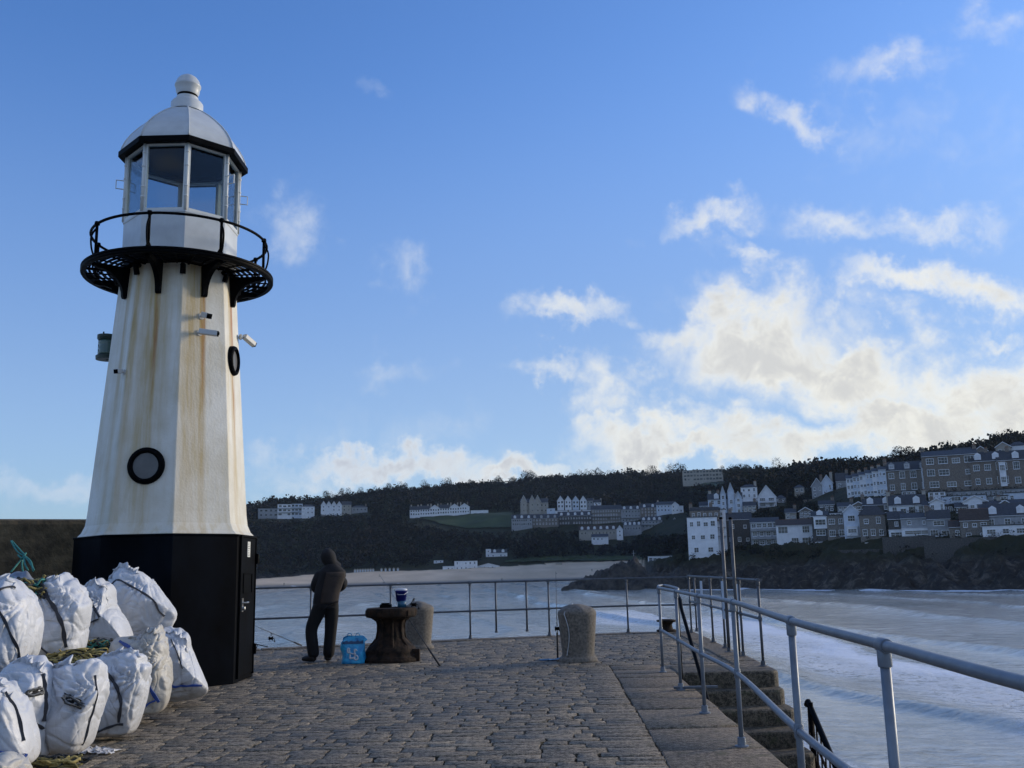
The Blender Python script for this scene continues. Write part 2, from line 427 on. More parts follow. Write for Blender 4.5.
near_feet = [f1, f2, f3, f4, Vector((t5.x, t5.y, 0)), Vector((t6.x, t6.y, 0)), Vector((t7.x, t7.y, 0)), Vector((t7.x-.02, t7.y-1.3, 0))]
print('near feet', [tuple(round(c, 2) for c in f) for f in near_feet])
rail1 = railing('safety_railing', near_feet, H1, 'galvanised tube railing in the right foreground along the pier edge', GALV)
# short hooked return at its far end
g = MB(); a = f1+Vector((0, 0, H1)); b = f2+Vector((.0, .1, H1))
g.tube(spline([a+Vector((0, .02, 0)), a+Vector((.05, .35, .02)), a+Vector((.17, .45, .02)), b+Vector((.08, .25, .02)), b+Vector((.0, .02, .0))], 6), .017, 10)
g.build('return_rail', GALV, rail1, sm=True)
g = MB(); g.box(f2.x-.08, f2.y-.03, .012, f2.x+.42, f2.y+.03, .04); g.build('foot_bracket', GALVD, rail1, bevel=.005)
# outer rail on the landing beyond the steps
outer = [Vector((x, y, .016)) for x, y in ((3.34, 13.66), (3.41, 15.14), (3.47, 16.7), (3.53, 18.0), (3.60, 20.6))]
rail2 = railing('landing_railing', outer, 1.15, 'short galvanised railing on the landing beyond the steps, beside the tall poles', GALVD, postm=GALVD, mid=.55)
# two tall grab poles
for i, (fx, fy, h, lab) in enumerate(((3.37, 15.95, 2.13, 'tall slim steel pole at the landing edge, left of the pair'), (3.37, 15.25, 2.09, 'tall slim steel pole at the landing edge, right of the pair'))):
    r_ = empty('steel_pole', (fx, fy, .012)); tag(r_, lab, 'pole', 'pair of tall poles at the landing')
    g = MB(); g.tube([(fx, fy, .012), (fx, fy, h)], .026, 12); g.build('shaft', GALVD, r_, sm=True)
    g = MB(); g.lathe([(.028, h-.01), (.030, h+.015), (.015, h+.025)], c=(fx, fy, 0), n=12); g.build('cap', BLACKP, r_)
    g = MB(); flange(g, (fx, fy, .012), .075); smooth_angle(g.build('flange', GALVD, r_))
# pale boards on the outer rail
PALE = pm('pale_board', (.42, .50, .60), .5, var=.12, scale=6)
for (px, ya, yb, Yd, w, lab) in ((700.8, 581, 597, 19.2, .045, 'short pale blue board on the landing rail, left of the poles'), (723.4, 581, 619, 16.5, .085, 'long pale blue board on the landing rail beside the poles'), (737, 584, 606, 15.4, .06, 'pale blue board on the landing rail just right of the poles')):
    a = atY(px, ya, Yd); b = atY(px, yb, Yd)
    g = MB(); g.box(a.x-w/2, Yd-.012, b.z, a.x+w/2, Yd+.012, a.z); o = g.build('marker_board', PALE, loc=(a.x, Yd, b.z), bevel=.004); tag(o, lab, 'board')
# far railing round the pier head
fp = [plane(248-75*2, 650), plane(248-75, 648), plane(260, 645.8), plane(323, 642.5), plane(398, 639.2), plane(473, 636), plane(548, 633.4), plane(623, 630.2), plane(686, 628.5)]
fp = [Vector((p.x, p.y-.12, .02)) for p in fp]; fp = [Vector((p.x, min(p.y, FY(p.x)-.12), .02)) for p in fp]
print('far feet', [tuple(round(c, 2) for c in f) for f in fp])
rail3 = railing('pier_head_railing', fp, 1.12, 'long two-rail dark railing along the far end of the pier in front of the water', GALVD, mid=.49)
for px in (495.4, 526):
    p = atY(px, 583, np.interp(px, (473, 548), (fp[5].y, fp[6].y))); z1 = .02+1.12
    g = MB(); g.tube([(p.x, p.y+.03, .13), (p.x, p.y+.03, z1)], .02, 10); o = g.build('short_post', GALVD, rail3, sm=True)
    g = MB(); g.lathe([(.03, .12), (.03, .16), (.02, .17)], c=(p.x, p.y+.03, 0), n=10); g.build('end_cap', GALVD, o)
# sloping handrail of the steps (inside) and black one (outside)
def rail_line(name, pts, r, m, label, cat, posts=()):
    root = empty(name, pts[-1]); tag(root, label, cat)
    g = MB(); g.tube(pts, r, 10); g.build('bar', m, root, sm=True)
    for a, b in posts: g = MB(); g.tube([a, b], r*.85, 8); g.build('stanchion', m, root, sm=True)
    return root
def sy_(y): return -(13.25-y)*RISE/TR     # steps slope
rail_line('stair_handrail', [(2.10, 12.9, 1.02), (2.08, 12.6, .96), (2.05, 12.37, .86), (2.0, 10.69, -.02), (1.9, 6.5, -2.2)], .022, BLACKP, 'thin black handrail sloping down the inner side of the stone steps', 'handrail',
          [((2.09, 12.88, 1.02), (2.09, 12.88, sy_(12.9)-.1)), ((1.99, 10.2, -.28), (1.99, 10.2, sy_(10.2)-.15))])
a = Vector((3.47, 12.13, -.245)); b = Vector((3.40, 8.3, -2.56)); up = Vector((0, 0, -.32))
root = rail_line('ladder_rail', [a+Vector((0, .06, -.05)), a, b], .035, BLACKP, 'black steel guard rail sloping down the outer side of the stone steps', 'handrail',
          [(a+Vector((0, -.1, 0)), a+Vector((0, -.1, -1.2)))])
g = MB(); d = (b-a)
for k in range(0, 26): p = a+d*(k/26); g.tube([p, p+Vector((0, .05, -.55))], .010, 6)
g.tube([a+up, b+up], .016, 6); g.tube([a+up*1.7, b+up*1.7], .02, 6)
g.build('mesh_infill', IRON, root)

# ---- bollards, capstan
def gran_bollard(name, px, py, label):
    p = plane(px, py); c = (p.x, p.y, 0)
    prof = [(.30, 0), (.285, .05), (.25, .08), (.245, .12), (.262, .35), (.292, .66), (.296, .70), (.288, .735), (.24, .775), (.13, .825), (.02, .85)]
    # resample and roughen
    pr = []
    for (a, b) in zip(prof[:-1], prof[1:]):
        for k in range(4): t = k/4; pr.append((a[0]*(1-t)+b[0]*t, a[1]*(1-t)+b[1]*t))
    pr.append(prof[-1]); g = MB(); g.lathe(pr, n=48, close=True)
    g.v = [tuple(Vector(v)*(1+.022*(mn.noise(Vector(v)*7+Vector((px, 0, 0))))) + Vector((c[0], c[1], 0))) for v in g.v]
    g.v = [(x, y, max(z, -.01)) for x, y, z in g.v]
    o = g.build(name, GRANITE, loc=c, sm=True); tag(o, label, 'bollard'); return o
gran_bollard('granite_bollard', 578.5, 661, 'stout rounded granite bollard standing alone in the middle of the paving, cord over its top')
gran_bollard('granite_bollard', 418, 648.5, 'granite bollard half hidden behind the rusty capstan')
RB = Vector(plane(578.5, 661))
# cord over the near bollard
ROPEW = pm('white_cord', (.45, .47, .48), .8)
g = MB(); pts = []
for k in range(14):
    t = k/13; a = -2.0+.25*sin(t*3); z = .1+.62*t; r = np.interp(z, [.1, .35, .66, .74], [.25, .268, .30, .29]); pts.append((RB.x+(r+.008)*cos(a-.35), RB.y+(r+.008)*sin(a-.35), z))
pts += [(RB.x-.13, RB.y-.12, .805), (RB.x-.06, RB.y+.02, .85), (RB.x-.2, RB.y+.15, .80)]
g.tube(spline(pts, 4), .006, 6); o = g.build('thin_cord', ROPEW, loc=tuple(RB+Vector((-.1, -.1, .1)))); tag(o, 'thin white cord looped over the granite bollard in the middle', 'cord')

CP = plane(391, 661); CPc = (CP.x, CP.y, 0)
cap = empty('capstan', CPc); tag(cap, 'rusty dark iron capstan with a flared base and flat top, items resting on it', 'capstan')
g = MB()
prof = [(.44, 0), (.445, .06), (.41, .10), (.40, .17), (.365, .22), (.29, .28), (.225, .36), (.205, .46), (.20, .56), (.22, .63), (.29, .67)]
pr = []
for (a, b) in zip(prof[:-1], prof[1:]):
    for k in range(3): t = k/3; pr.append((a[0]*(1-t)+b[0]*t, a[1]*(1-t)+b[1]*t))
pr.append(prof[-1]); g.lathe(pr, n=56)
def rough(g, amp, sc):
    g.v = [tuple(Vector((x, y, z))+Vector((x, y, 0)).normalized()*amp*mn.fractal(Vector((x, y, z))*sc, 1, 2, 4)) if hypot(x, y) > 1e-4 else (x, y, z) for x, y, z in g.v]
rough(g, .022, 9); g.v = [(x+CP.x, y+CP.y, z) for x, y, z in g.v]; g.build('drum', IRON, cap, sm=True)
for k in range(8):      # whelps (ribs) of the drum
    a = k*pi/4+.2; rr = MB(); d = Vector((cos(a), sin(a), 0)); q = Vector((-sin(a), cos(a), 0))
    path = [(.38, .16), (.305, .26), (.228, .35), (.204, .46), (.204, .57), (.225, .635), (.29, .68)]
    rr.tube([Vector(CPc)+d*r+Vector((0, 0, z)) for r, z in path], .026, 6); rr.build('whelp', IRON, cap, sm=True)
g = MB(); g.lathe([(.30, .665), (.385, .685), (.40, .70), (.40, .80), (.385, .825), (.33, .83), (.32, .815), (.1, .812), (.02, .812)], n=48)
for k in range(10):     # bar sockets round the head
    a = k*2*pi/10; M = Matrix.Translation((cos(a)*.397, sin(a)*.397, .75)) @ Matrix.Rotation(a, 4, 'Z'); g.box(-.01, -.045, -.04, .012, .045, .04, M)
rough(g, .010, 14); g.v = [(x+CP.x, y+CP.y, z) for x, y, z in g.v]; smooth_angle(g.build('head', IRON, cap), 50)
g = MB(); g.lathe([(.46, 0), (.46, .05), (.43, .06)], n=40, c=CPc); M = Matrix.Translation((CP.x+.40, CP.y-.1, 0)); g.box(-.05, -.07, 0, .07, .07, .19, M); g.box(-.9, -.03, 0, -.7, .09, .12, M); g.build('base_plate', IRON, cap, bevel=.012)

# things on the capstan
BLUE = pm('blue_plastic', (.010, .018, .22), .45, var=.2, scale=8, bmp=.1); TEAL = pm('teal_plastic', (.02, .10, .18), .45, bmp=.1)
WPL = pm('white_plastic', (.6, .62, .66), .5, var=.1, bmp=.1)
bx = atY(401.5, 606, CP.y-.1); zb = .832
tub = empty('bait_bucket', (bx.x, CP.y-.05, zb)); tag(tub, 'blue bait bucket with a white lid standing on the capstan', 'bucket')
g = MB(); g.lathe([(.068, zb), (.074, zb+.10)], c=(bx.x, CP.y-.05, 0), n=20); g.build('base', TEAL, tub, sm=True)
g = MB(); g.lathe([(.076, zb+.10), (.096, zb+.25), (.10, zb+.25), (.10, zb+.262)], c=(bx.x-.012, CP.y-.05, 0), n=20); g.build('tub', BLUE, tub, sm=True)
g = MB(); g.lathe([(.096, zb+.262), (.09, zb+.285), (.06, zb+.295)], c=(bx.x-.005, CP.y-.05, 0), n=20); g.build('lid', WPL, tub, sm=True)
g = MB(); g.tube([(bx.x-.1, CP.y-.05, zb+.24), (bx.x-.05, CP.y-.15, zb+.2), (bx.x+.05, CP.y-.15, zb+.2), (bx.x+.1, CP.y-.05, zb+.24)], .004, 5); g.build('handle', WPL, tub)
def reel_part(g, p, s=1.0):
    p = Vector(p); g.tube([p, p+Vector((.0, -.03, -.05))*s], .006*s, 6); c = p+Vector((0, -.03, -.08))*s
    g.lathe([(.028*s, -.03*s), (.034*s, -.022*s), (.02*s, -.018*s), (.02*s, .018*s), (.034*s, .022*s), (.028*s, .03*s)], n=14, c=tuple(c), M=Matrix.Rotation(pi/2, 3, 'Y'))
    g.tube([c, c+Vector((.05, 0, 0))*s, c+Vector((.055, 0, -.04))*s], .005*s, 6); g.lathe([(.009*s, -.012*s), (.009*s, .012*s)], n=8, c=tuple(c+Vector((.058, 0, -.045))*s))
RODM = pm('black_carbon', (.01, .01, .012), .35, 0, bmp=0); CORK = pm('grip_foam', (.02, .018, .016), .8)
def rod(butt, tip, label, reel_at=.16, reel=True, grip=.28):
    butt = Vector(butt); tip = Vector(tip); d = tip-butt; Ln = d.length
    r_ = empty('fishing_rod', butt); tag(r_, label, 'fishing rod')
    g = MB(); g.tube([butt, butt+d*.5, tip], [.008, .006, .0025], 8); g.build('blank', RODM, r_, sm=True)
    g = MB(); g.tube([butt, butt+d.normalized()*min(.5, Ln*grip)], .0145, 10); g.build('grip', CORK, r_, sm=True)
    if reel: g = MB(); reel_part(g, butt+d*reel_at, 1.25); g.build('reel', BLACKP, r_)
    for t in (.45, .62, .78, .9, .98):
        g = MB(); c = butt+d*t; n_ = d.normalized(); o_ = n_.orthogonal().normalized()
        if o_.z > 0: o_ = -o_
        q = n_.cross(o_); g.tube([c+o_*.014+(o_*cos(a)+q*sin(a))*.012 for a in [k*pi/4 for k in range(8)]], .0015, 5, closed=True); g.build('guide', BLACKP, r_)
    return r_
bp = plane(440, 666); rod(bp, atY(379, 574, 17.2), 'long black fishing rod leaning across the capstan, its butt on the paving', reel=False)
b2 = plane(302, 645.2); b2.y -= .05; tp = atY(236, 618, 17.9)
rod(b2, tp, 'black fishing rod with a reel lying low beside the dark lighthouse plinth', reel_at=.48, grip=.12)
b3 = plane(268, 648); g = MB(); g.tube([b3+Vector((0, 0, .02)), b3+Vector((-.2, 0, .07)), b3+Vector((-.45, .05, .13))], .009, 7); g.tube([b3+Vector((-.2, 0, .07)), b3+Vector((-.22, 0, 0))], .007, 6)
o = g.build('rod_rest', BLACKP, loc=tuple(b3)); tag(o, 'small black rod rest on the paving beside the lighthouse plinth', 'rod rest')
p0 = Vector((RB.x-.30, RB.y+.34, 0)); r4 = rod(p0, atY(557.2, 578, RB.y+.5)+Vector((-.02, 0, .1)), 'thin fishing rod standing up behind the granite bollard in the middle', reel_at=.42, grip=.3)
# reel and small clutter on the capstan
g = MB(); reel_part(g, (bx.x+.19, CP.y+.02, .97), 1.3); g.tube([(bx.x+.19, CP.y+.02, .97), (bx.x+.12, CP.y+.02, .85)], .008, 6)
o = g.build('fishing_reel', BLACKP, loc=(bx.x+.17, CP.y, .85)); tag(o, 'small black fishing reel beside the blue bucket on the capstan', 'fishing reel')
g = MB(); p = Vector((CP.x-.06, CP.y-.12, .832)); g.box(p.x-.10, p.y-.06, p.z, p.x+.08, p.y+.08, p.z+.055); g.box(p.x-.08, p.y-.05, p.z+.057, p.x+.05, p.y+.06, p.z+.075)
o = g.build('tackle_box', BLACKP, loc=tuple(p), bevel=.01); tag(o, 'low black tackle box on the left of the capstan top', 'tackle box')

# mooring bollard near the far corner
mp = plane(667, 632.2); mc = (mp.x, mp.y, .0)
g = MB(); g.lathe([(.22, .02), (.22, .05), (.13, .07), (.115, .16), (.14, .20), (.21, .225), (.215, .25), (.12, .27), (.02, .272)], c=mc, n=26)
o = g.build('mooring_bollard', IRON, loc=mc, sm=True); tag(o, 'low black mushroom-shaped mooring bollard near the far corner of the pier', 'bollard')

# blue carrier bag with white lettering
def mat_bag():
    m, nt, bs = newmat('blue_bag'); v = coords(nt); n = noise_(nt, v, 12, 4, .5)
    L(nt, ramp(nt, n, [(.35, (.012, .19, .46)), (.7, (.04, .46, .74))]), bs.inputs['Base Color']); bs.inputs['Roughness'].default_value = .32
    bump(nt, noise_(nt, v, 26, 3, .5, 1.0), bs, .8, .012); return m
BB = mat_bag(); q = plane(353, 663.5); w2 = .185
root = empty('carrier_bag', q); tag(root, 'bright blue plastic carrier bag with white lettering on the ground beside the capstan', 'carrier bag')
V = []; nu, nv = 40, 22
def bagp(a, t):
    z = .425*t; ww = w2*(1-.05*t+.06*sin(t*3)); dd = .085*(1-t**1.6*.85)+.006
    ca, sa = cos(a), sin(a); x = ww*math.copysign(abs(ca)**.45, ca); y_ = dd*math.copysign(abs(sa)**.7, sa)
    k = mn.noise(Vector((x*8, y_*9+3, z*7)))*.034; x += k+.035*t*t-.02*t; y_ += k*(1.2 if t < .9 else .5)
    if t > .8: z -= .035*(1+sin(a*2+1))*(t-.8)/.2; x += .012*sin(z*60)
    return Vector((q.x+x, q.y+y_, max(z, 0)))
g = MB()
for j in range(nv+1):
    for i in range(nu): g.v.append(tuple(bagp(2*pi*i/nu, j/nv)))
for j in range(nv):
    for i in range(nu): g.f.append((j*nu+i, j*nu+(i+1) % nu, (j+1)*nu+(i+1) % nu, (j+1)*nu+i))
g.f.append(tuple(range(nu))[::-1]); bag = g.build('bag_body', BB, root, sm=True)
DB = pm('dark_blue_band', (.006, .05, .14), .4, bmp=0)
def bag_front(x, z):   # point on the front face of the bag
    t = z/.425; a = -pi/2+ (1 if x > 0 else -1)*0; best = None
    for k in range(60):
        aa = pi+pi*k/59; p = bagp(aa, t)
        if best is None or abs(p.x-q.x-x) < best[0]: best = (abs(p.x-q.x-x), p)
    return best[1]+Vector((0, -.006, 0))
g = MB()
for k in range(24):
    x0 = -.165+k*.0138; A = bag_front(x0, .30); B = bag_front(x0+.0138, .30); A2 = bag_front(x0, .345-.01*sin(k)); B2 = bag_front(x0+.0138, .345-.01*sin(k+1)); g.add([A, B, B2, A2, A+Vector((0, .004, 0)), B+Vector((0, .004, 0)), B2+Vector((0, .004, 0)), A2+Vector((0, .004, 0))], [(0, 1, 2, 3), (7, 6, 5, 4)])
g.build('fold_band', DB, bag)
g = MB()
def ring(cx, cz, r, a0=0, a1=2*pi):
    k = 16; g.tube([bag_front(cx+r*cos(a0+(a1-a0)*i/k), cz+r*sin(a0+(a1-a0)*i/k)) for i in range(k+1)], .0125, 6)
# the white four-loop lettering seen on its side: two loops and two open letters
ring(-.045, .205, .033); ring(.035, .185, .036, .3, 5.2); ring(-.015, .115, .033, 1.8, 7.2); ring(.06, .095, .032)
g.tube([bag_front(-.045-.03, .175), bag_front(-.015, .165), bag_front(.03, .145)], .009, 6); g.tube([bag_front(.01, .215), bag_front(.0, .185)], .009, 6)
g.build('lettering', WPL, bag)

for dx_ in (-.06, .07):
    g = MB(); c_ = Vector((q.x+dx_, q.y, .40)); g.tube(spline([c_+Vector((-.035, -.01, -.02)), c_+Vector((-.02, -.02, .05)), c_+Vector((.03, -.03, .055)), c_+Vector((.045, -.01, -.02))], 4), .006, 6); g.build('handle', BB, root, sm=True)
# crumpled plastic scrap
m_, nt, bs = newmat('clear_plastic'); bs.inputs['Base Color'].default_value = (.12, .22, .34, 1); bs.inputs['Roughness'].default_value = .2
sp = plane(552, 660.5); V = []; nn = 14; g = MB()
for j in range(nn):
    for i in range(nn):
        u, v = i/(nn-1)-.5, j/(nn-1)-.5; z = .012+.05*abs(mn.noise(Vector((u*6, v*6, 2.2))))*(1.2 if u > .2 else .6); g.v.append((sp.x+u*.36+.05*mn.noise(Vector((v*5, u*4, 0))), sp.y+v*.16, z))
for j in range(nn-1):
    for i in range(nn-1): g.f.append((j*nn+i, j*nn+i+1, (j+1)*nn+i+1, (j+1)*nn+i))
o = g.build('plastic_scrap', m_, loc=tuple(sp)); so_ = o.modifiers.new('s', 'SOLIDIFY'); so_.thickness = .003; tag(o, 'crumpled bluish plastic scrap on the paving left of the near granite bollard', 'litter')

# ================================================================== LIGHTHOUSE
RBX = 1.2; ROT = radians(2.6)
P45 = plane(233.5, 684)
def find_center():
    c = Vector((P45.x-.8, P45.y+.9, 0))
    for _ in range(30):
        v = Vector((-c.x, -c.y, 0)).normalized(); a = atan2(v.y, v.x)+radians(45)+ROT; c = P45-Vector((cos(a), sin(a), 0))*RBX
    return c, atan2(-c.y, -c.x)+ROT
LC, A0 = find_center()       # A0: direction of the near vertex; vertices at A0 + k*45deg ; k=-1 is the left one
print('lighthouse', LC, 'box left px', proj(LC+Vector((cos(A0-pi/2), sin(A0-pi/2), 0))*RBX), 'right', proj(LC+Vector((cos(A0+pi/2), sin(A0+pi/2), 0))*RBX))
def vert(k, r, z): a = A0+k*pi/4; return Vector((LC.x+r*cos(a), LC.y+r*sin(a), z))
def zfor(k, r, py, px=None):      # height of a ring vertex that shows at image row py
    lo, hi = -2, 12
    for _ in range(40):
        m = (lo+hi)/2
        if proj(vert(k, r, m))[1] > py: lo = m
        else: hi = m
    return (lo+hi)/2
ZB = zfor(1, RBX, 534)
ZT0 = zfor(0, 1.16, 533); ZR = 3.1586/10*hypot(LC.y, 0)+EYE
RT1 = .80
ZR = zfor(0, 1.335, 247)
ZSILL = zfor(0, .78, 210); ZEAVE = zfor(0, .79, 142); ZRT = zfor(0, .21, 106); ZTOP = zfor(0, .02, 75)
print('z', ZB, ZR, ZSILL, ZEAVE, ZRT, ZTOP)
def oct_(g, prof, close=True, n=8): g.lathe(prof, c=(LC.x, LC.y, 0), n=n, ang=A0, close=close)
def tower_mat():
    m, nt, bs = newmat('weathered_white_render')
    t = N(nt, 'ShaderNodeTexCoord'); sp_ = N(nt, 'ShaderNodeSeparateXYZ'); L(nt, t.outputs['Object'], sp_.inputs[0])
    X, Y, Z = sp_.outputs
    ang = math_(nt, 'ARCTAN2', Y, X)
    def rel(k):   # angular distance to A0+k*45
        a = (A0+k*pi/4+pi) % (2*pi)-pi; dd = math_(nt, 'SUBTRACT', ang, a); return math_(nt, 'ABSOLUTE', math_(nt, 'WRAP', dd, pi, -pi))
    ms = N(nt, 'ShaderNodeMapping'); ms.inputs['Scale'].default_value = (9, 9, .45); L(nt, t.outputs['Object'], ms.inputs[0])
    st1 = noise_(nt, ms.outputs[0], 1.0, 6, .65, .3)
    ms2 = N(nt, 'ShaderNodeMapping'); ms2.inputs['Scale'].default_value = (26, 26, .5); L(nt, t.outputs['Object'], ms2.inputs[0])
    st2 = noise_(nt, ms2.outputs[0], 1.0, 5, .6, .2)
    soft = noise_(nt, t.outputs['Object'], 1.6, 5, .6)
    base = ramp(nt, soft, [(.35, (.58, .55, .46)), (.65, (.72, .71, .65))])
    gen = math_(nt, 'MULTIPLY', smooth(nt, st1, .47, .72), .55); base = mix(nt, gen, base, (.50, .42, .24))
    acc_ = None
    for k, w, s_ in ((-.52, .385, .42), (-.60, .30, .62), (-.52, .13, 1.), (.22, .26, .70), (.47, .10, .95), (-1.35, .12, .6), (1.36, .14, .7), (-.97, .12, .7)):  # facet-wide first band paints in the front-left face's dimmer light; rest are stains
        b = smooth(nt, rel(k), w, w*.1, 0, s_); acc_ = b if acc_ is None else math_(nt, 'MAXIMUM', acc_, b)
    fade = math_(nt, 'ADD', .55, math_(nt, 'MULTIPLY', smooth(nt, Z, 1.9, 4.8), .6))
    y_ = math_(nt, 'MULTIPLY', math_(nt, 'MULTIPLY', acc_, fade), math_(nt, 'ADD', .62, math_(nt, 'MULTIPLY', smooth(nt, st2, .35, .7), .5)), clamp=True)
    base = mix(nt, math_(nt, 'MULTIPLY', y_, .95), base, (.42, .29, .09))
    rust = None
    for k, w, zt in ((.5, .06, 4.6), (1.5, .07, 4.5), (-.5, .05, 4.75), (1.42, .04, 4.0)):
        b = math_(nt, 'MULTIPLY', smooth(nt, rel(k), w, w*.2), smooth(nt, Z, zt-1.3, zt+.2)); rust = b if rust is None else math_(nt, 'MAXIMUM', rust, b)
    rust = math_(nt, 'MULTIPLY', rust, smooth(nt, st1, .35, .6))
    base = mix(nt, math_(nt, 'MULTIPLY', rust, .95), base, (.33, .12, .02))
    L(nt, base, bs.inputs['Base Color']); bs.inputs['Roughness'].default_value = .55
    bump(nt, math_(nt, 'ADD', math_(nt, 'MULTIPLY', soft, .8), noise_(nt, t.outputs['Object'], 30, 3, .5)), bs, .25, .015)
    return m
LH = empty('lighthouse', (LC.x, LC.y, 0)); tag(LH, 'white octagonal lighthouse with rust streaks, black gallery and glazed lantern on a dark plinth', 'lighthouse')
g = MB(); oct_(g, [(RBX, 0), (RBX, ZB-.03), (RBX+.012, ZB-.02), (RBX+.012, ZB)]); g.build('plinth', PLINTH, LH, bevel=.012)
g = MB(); rp = [(1.165, ZB+.002), (1.12, ZB+.05), (1.075, ZB+.15), (1.055, ZB+.30)]
k_ = 14
for i in range(1, k_+1): t = i/k_; rp.append((1.055+(RT1-1.055)*t, ZB+.30+(ZR-.02-ZB-.30)*t))
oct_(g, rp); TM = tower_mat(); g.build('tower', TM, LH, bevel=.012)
def rz(z): return float(np.interp(z, [ZB, ZB+.05, ZB+.15, ZB+.3, ZR], [1.165, 1.12, 1.075, 1.055, RT1]))
def facet(k, z, u=0, r=None):    # centre of facet between vertices k and k+1 ; returns point, outward normal, tangent (to the right seen from outside)
    r = r if r is not None else rz(z); a = A0+(k+.5)*pi/4; n_ = Vector((cos(a), sin(a), 0)); t_ = Vector((-sin(a), cos(a), 0))
    return Vector((LC.x, LC.y, z))+n_*r*cos(pi/8)+t_*u, n_, t_
def on_facet(k, px, py, rf=None):   # where a pixel ray meets facet k
    z = 4.0
    for _ in range(25):
        c, n_, t_ = facet(k, z, 0, rf); d = ray(px, py); o_ = Vector((0, 0, EYE)); t = (c-o_).dot(n_)/d.dot(n_); p = o_+d*t; z = p.z
    return p, n_, t_
def FM(p, n_, t_): # matrix: local x=tangent, y=up-ish z, z=outward normal
    return Matrix(((t_.x, 0, n_.x, p.x), (t_.y, 0, n_.y, p.y), (t_.z, 1, n_.z, p.z), (0, 0, 0, 1)))
GLASSD = pm('dark_glass', (.02, .022, .025), .15, var=.1, bmp=0)
DULL = pm('dusty_porthole_glass', (.10, .10, .10), .35, var=.2, bmp=0)
def porthole(k, px, py, r):
    p, n_, t_ = on_facet(k, px, py); M = FM(p, n_, t_)
    g = MB(); Mr = M; g.lathe([(r*.70, -.03), (r*.70, .045), (r*.80, .065), (r*.95, .055), (r, .03), (r, -.05)], n=36, M=Mr, close=False); ph = smooth_angle(g.build('porthole', BLACKP, LH), 50)
    g = MB(); g.lathe([(r*.72, -.02), (r*.72, .028)], n=30, M=Mr); g.build('glass', DULL, ph)
    return ph
porthole(-1, 146.5, 466, .245); porthole(1, 232.3, 361, .215)
# door on the right face of the plinth (facet 1), set proud
def rzb(z): return RBX
p, n_, t_ = facet(1, 1.0, 0, RBX); M = FM(p, n_, t_)
g = MB(); g.box(-.34, -.93, -.01, .36, .90, .018, M); door = g.build('door', PLINTH, LH, bevel=.006)
g = MB(); g.box(-.37, -.95, .0, -.345, .93, .03, M); g.box(.365, -.95, 0, .39, .93, .03, M); g.box(-.37, .905, 0, .39, .93, .032, M); g.build('door_frame', BLACKP, LH)
STEEL = pm('bright_steel', (.6, .6, .58), .3, .9, bmp=0)
g = MB(); hM = M @ Matrix.Translation((-.25, .0, .02)); g.box(-.03, -.09, 0, .03, .09, .012, hM); g.tube([hM @ Vector((0, .03, .01)), hM @ Vector((0, .03, .06)), hM @ Vector((.10, .03, .06))], .011, 8); g.lathe([(.026, 0), (.026, .035), (.01, .04)], n=14, M=hM @ Matrix.Translation((0, -.045, .01))); g.build('handle', STEEL, door)
g = MB(); g.box(-.22, .15, .02, .2, .16, .03, M); g.box(-.22, .15, .02, -.21, .42, .03, M); g.box(.19, .15, .02, .2, .42, .03, M); g.box(-.22, .41, .02, .2, .42, .03, M); g.build('vent_frame', BLACKP, door)
for zz in (.62, -.62):
    g = MB(); g.tube([M @ Vector((.375, zz-.07, .045)), M @ Vector((.375, zz+.07, .045))], .02, 8); g.build('hinge', BLACKP, door)
PAPER = pm('notice_paper', (.62, .64, .60), .7, var=.1, bmp=0)
g = MB(); g.box(-.06, .64, .019, .07, .85, .024, M); nt_ = g.build('notice', PAPER, door)
g = MB()
for i in range(6): g.box(-.04, .66+i*.03, .0245, .05-.02*(i % 3), .672+i*.03, .0255, M)
g.build('print', pm('grey_ink', (.25, .25, .25), .8, bmp=0), nt_)
# gallery
gal = empty('gallery_anchor', (0, 0, 0)); bpy.data.objects.remove(gal)
RG = 1.335; ZG = ZR
g = MB(); n = 64
g.lathe([(RG-.07, ZG-.085), (RG-.01, ZG-.085), (RG, ZG-.07), (RG, ZG-.045), (RG-.012, ZG-.04), (RG, ZG-.03), (RG, ZG-.005), (RG-.012, ZG), (RG-.07, ZG), (RG-.07, ZG-.085)], c=(LC.x, LC.y, 0), n=n, close=False)
for r in (.90, .98, 1.06, 1.14, 1.22): g.lathe([(r-.014, ZG-.035), (r+.014, ZG-.035), (r+.014, ZG-.01), (r-.014, ZG-.01), (r-.014, ZG-.035)], c=(LC.x, LC.y, 0), n=n, close=False)
for k in range(32):
    a = A0+k*pi/16+pi/32; d = Vector((cos(a), sin(a), 0)); g.tube([Vector((LC.x, LC.y, ZG-.05))+d*.76, Vector((LC.x, LC.y, ZG-.05))+d*(RG-.03)], .012 if k % 4 else .022, 5)
oct_(g, [(.80, ZG-.05), (.90, ZG-.05), (.90, ZG), (.80, ZG), (.80, ZG-.05)], close=False)
gl = smooth_angle(g.build('gallery', BLACKP, LH), 40)
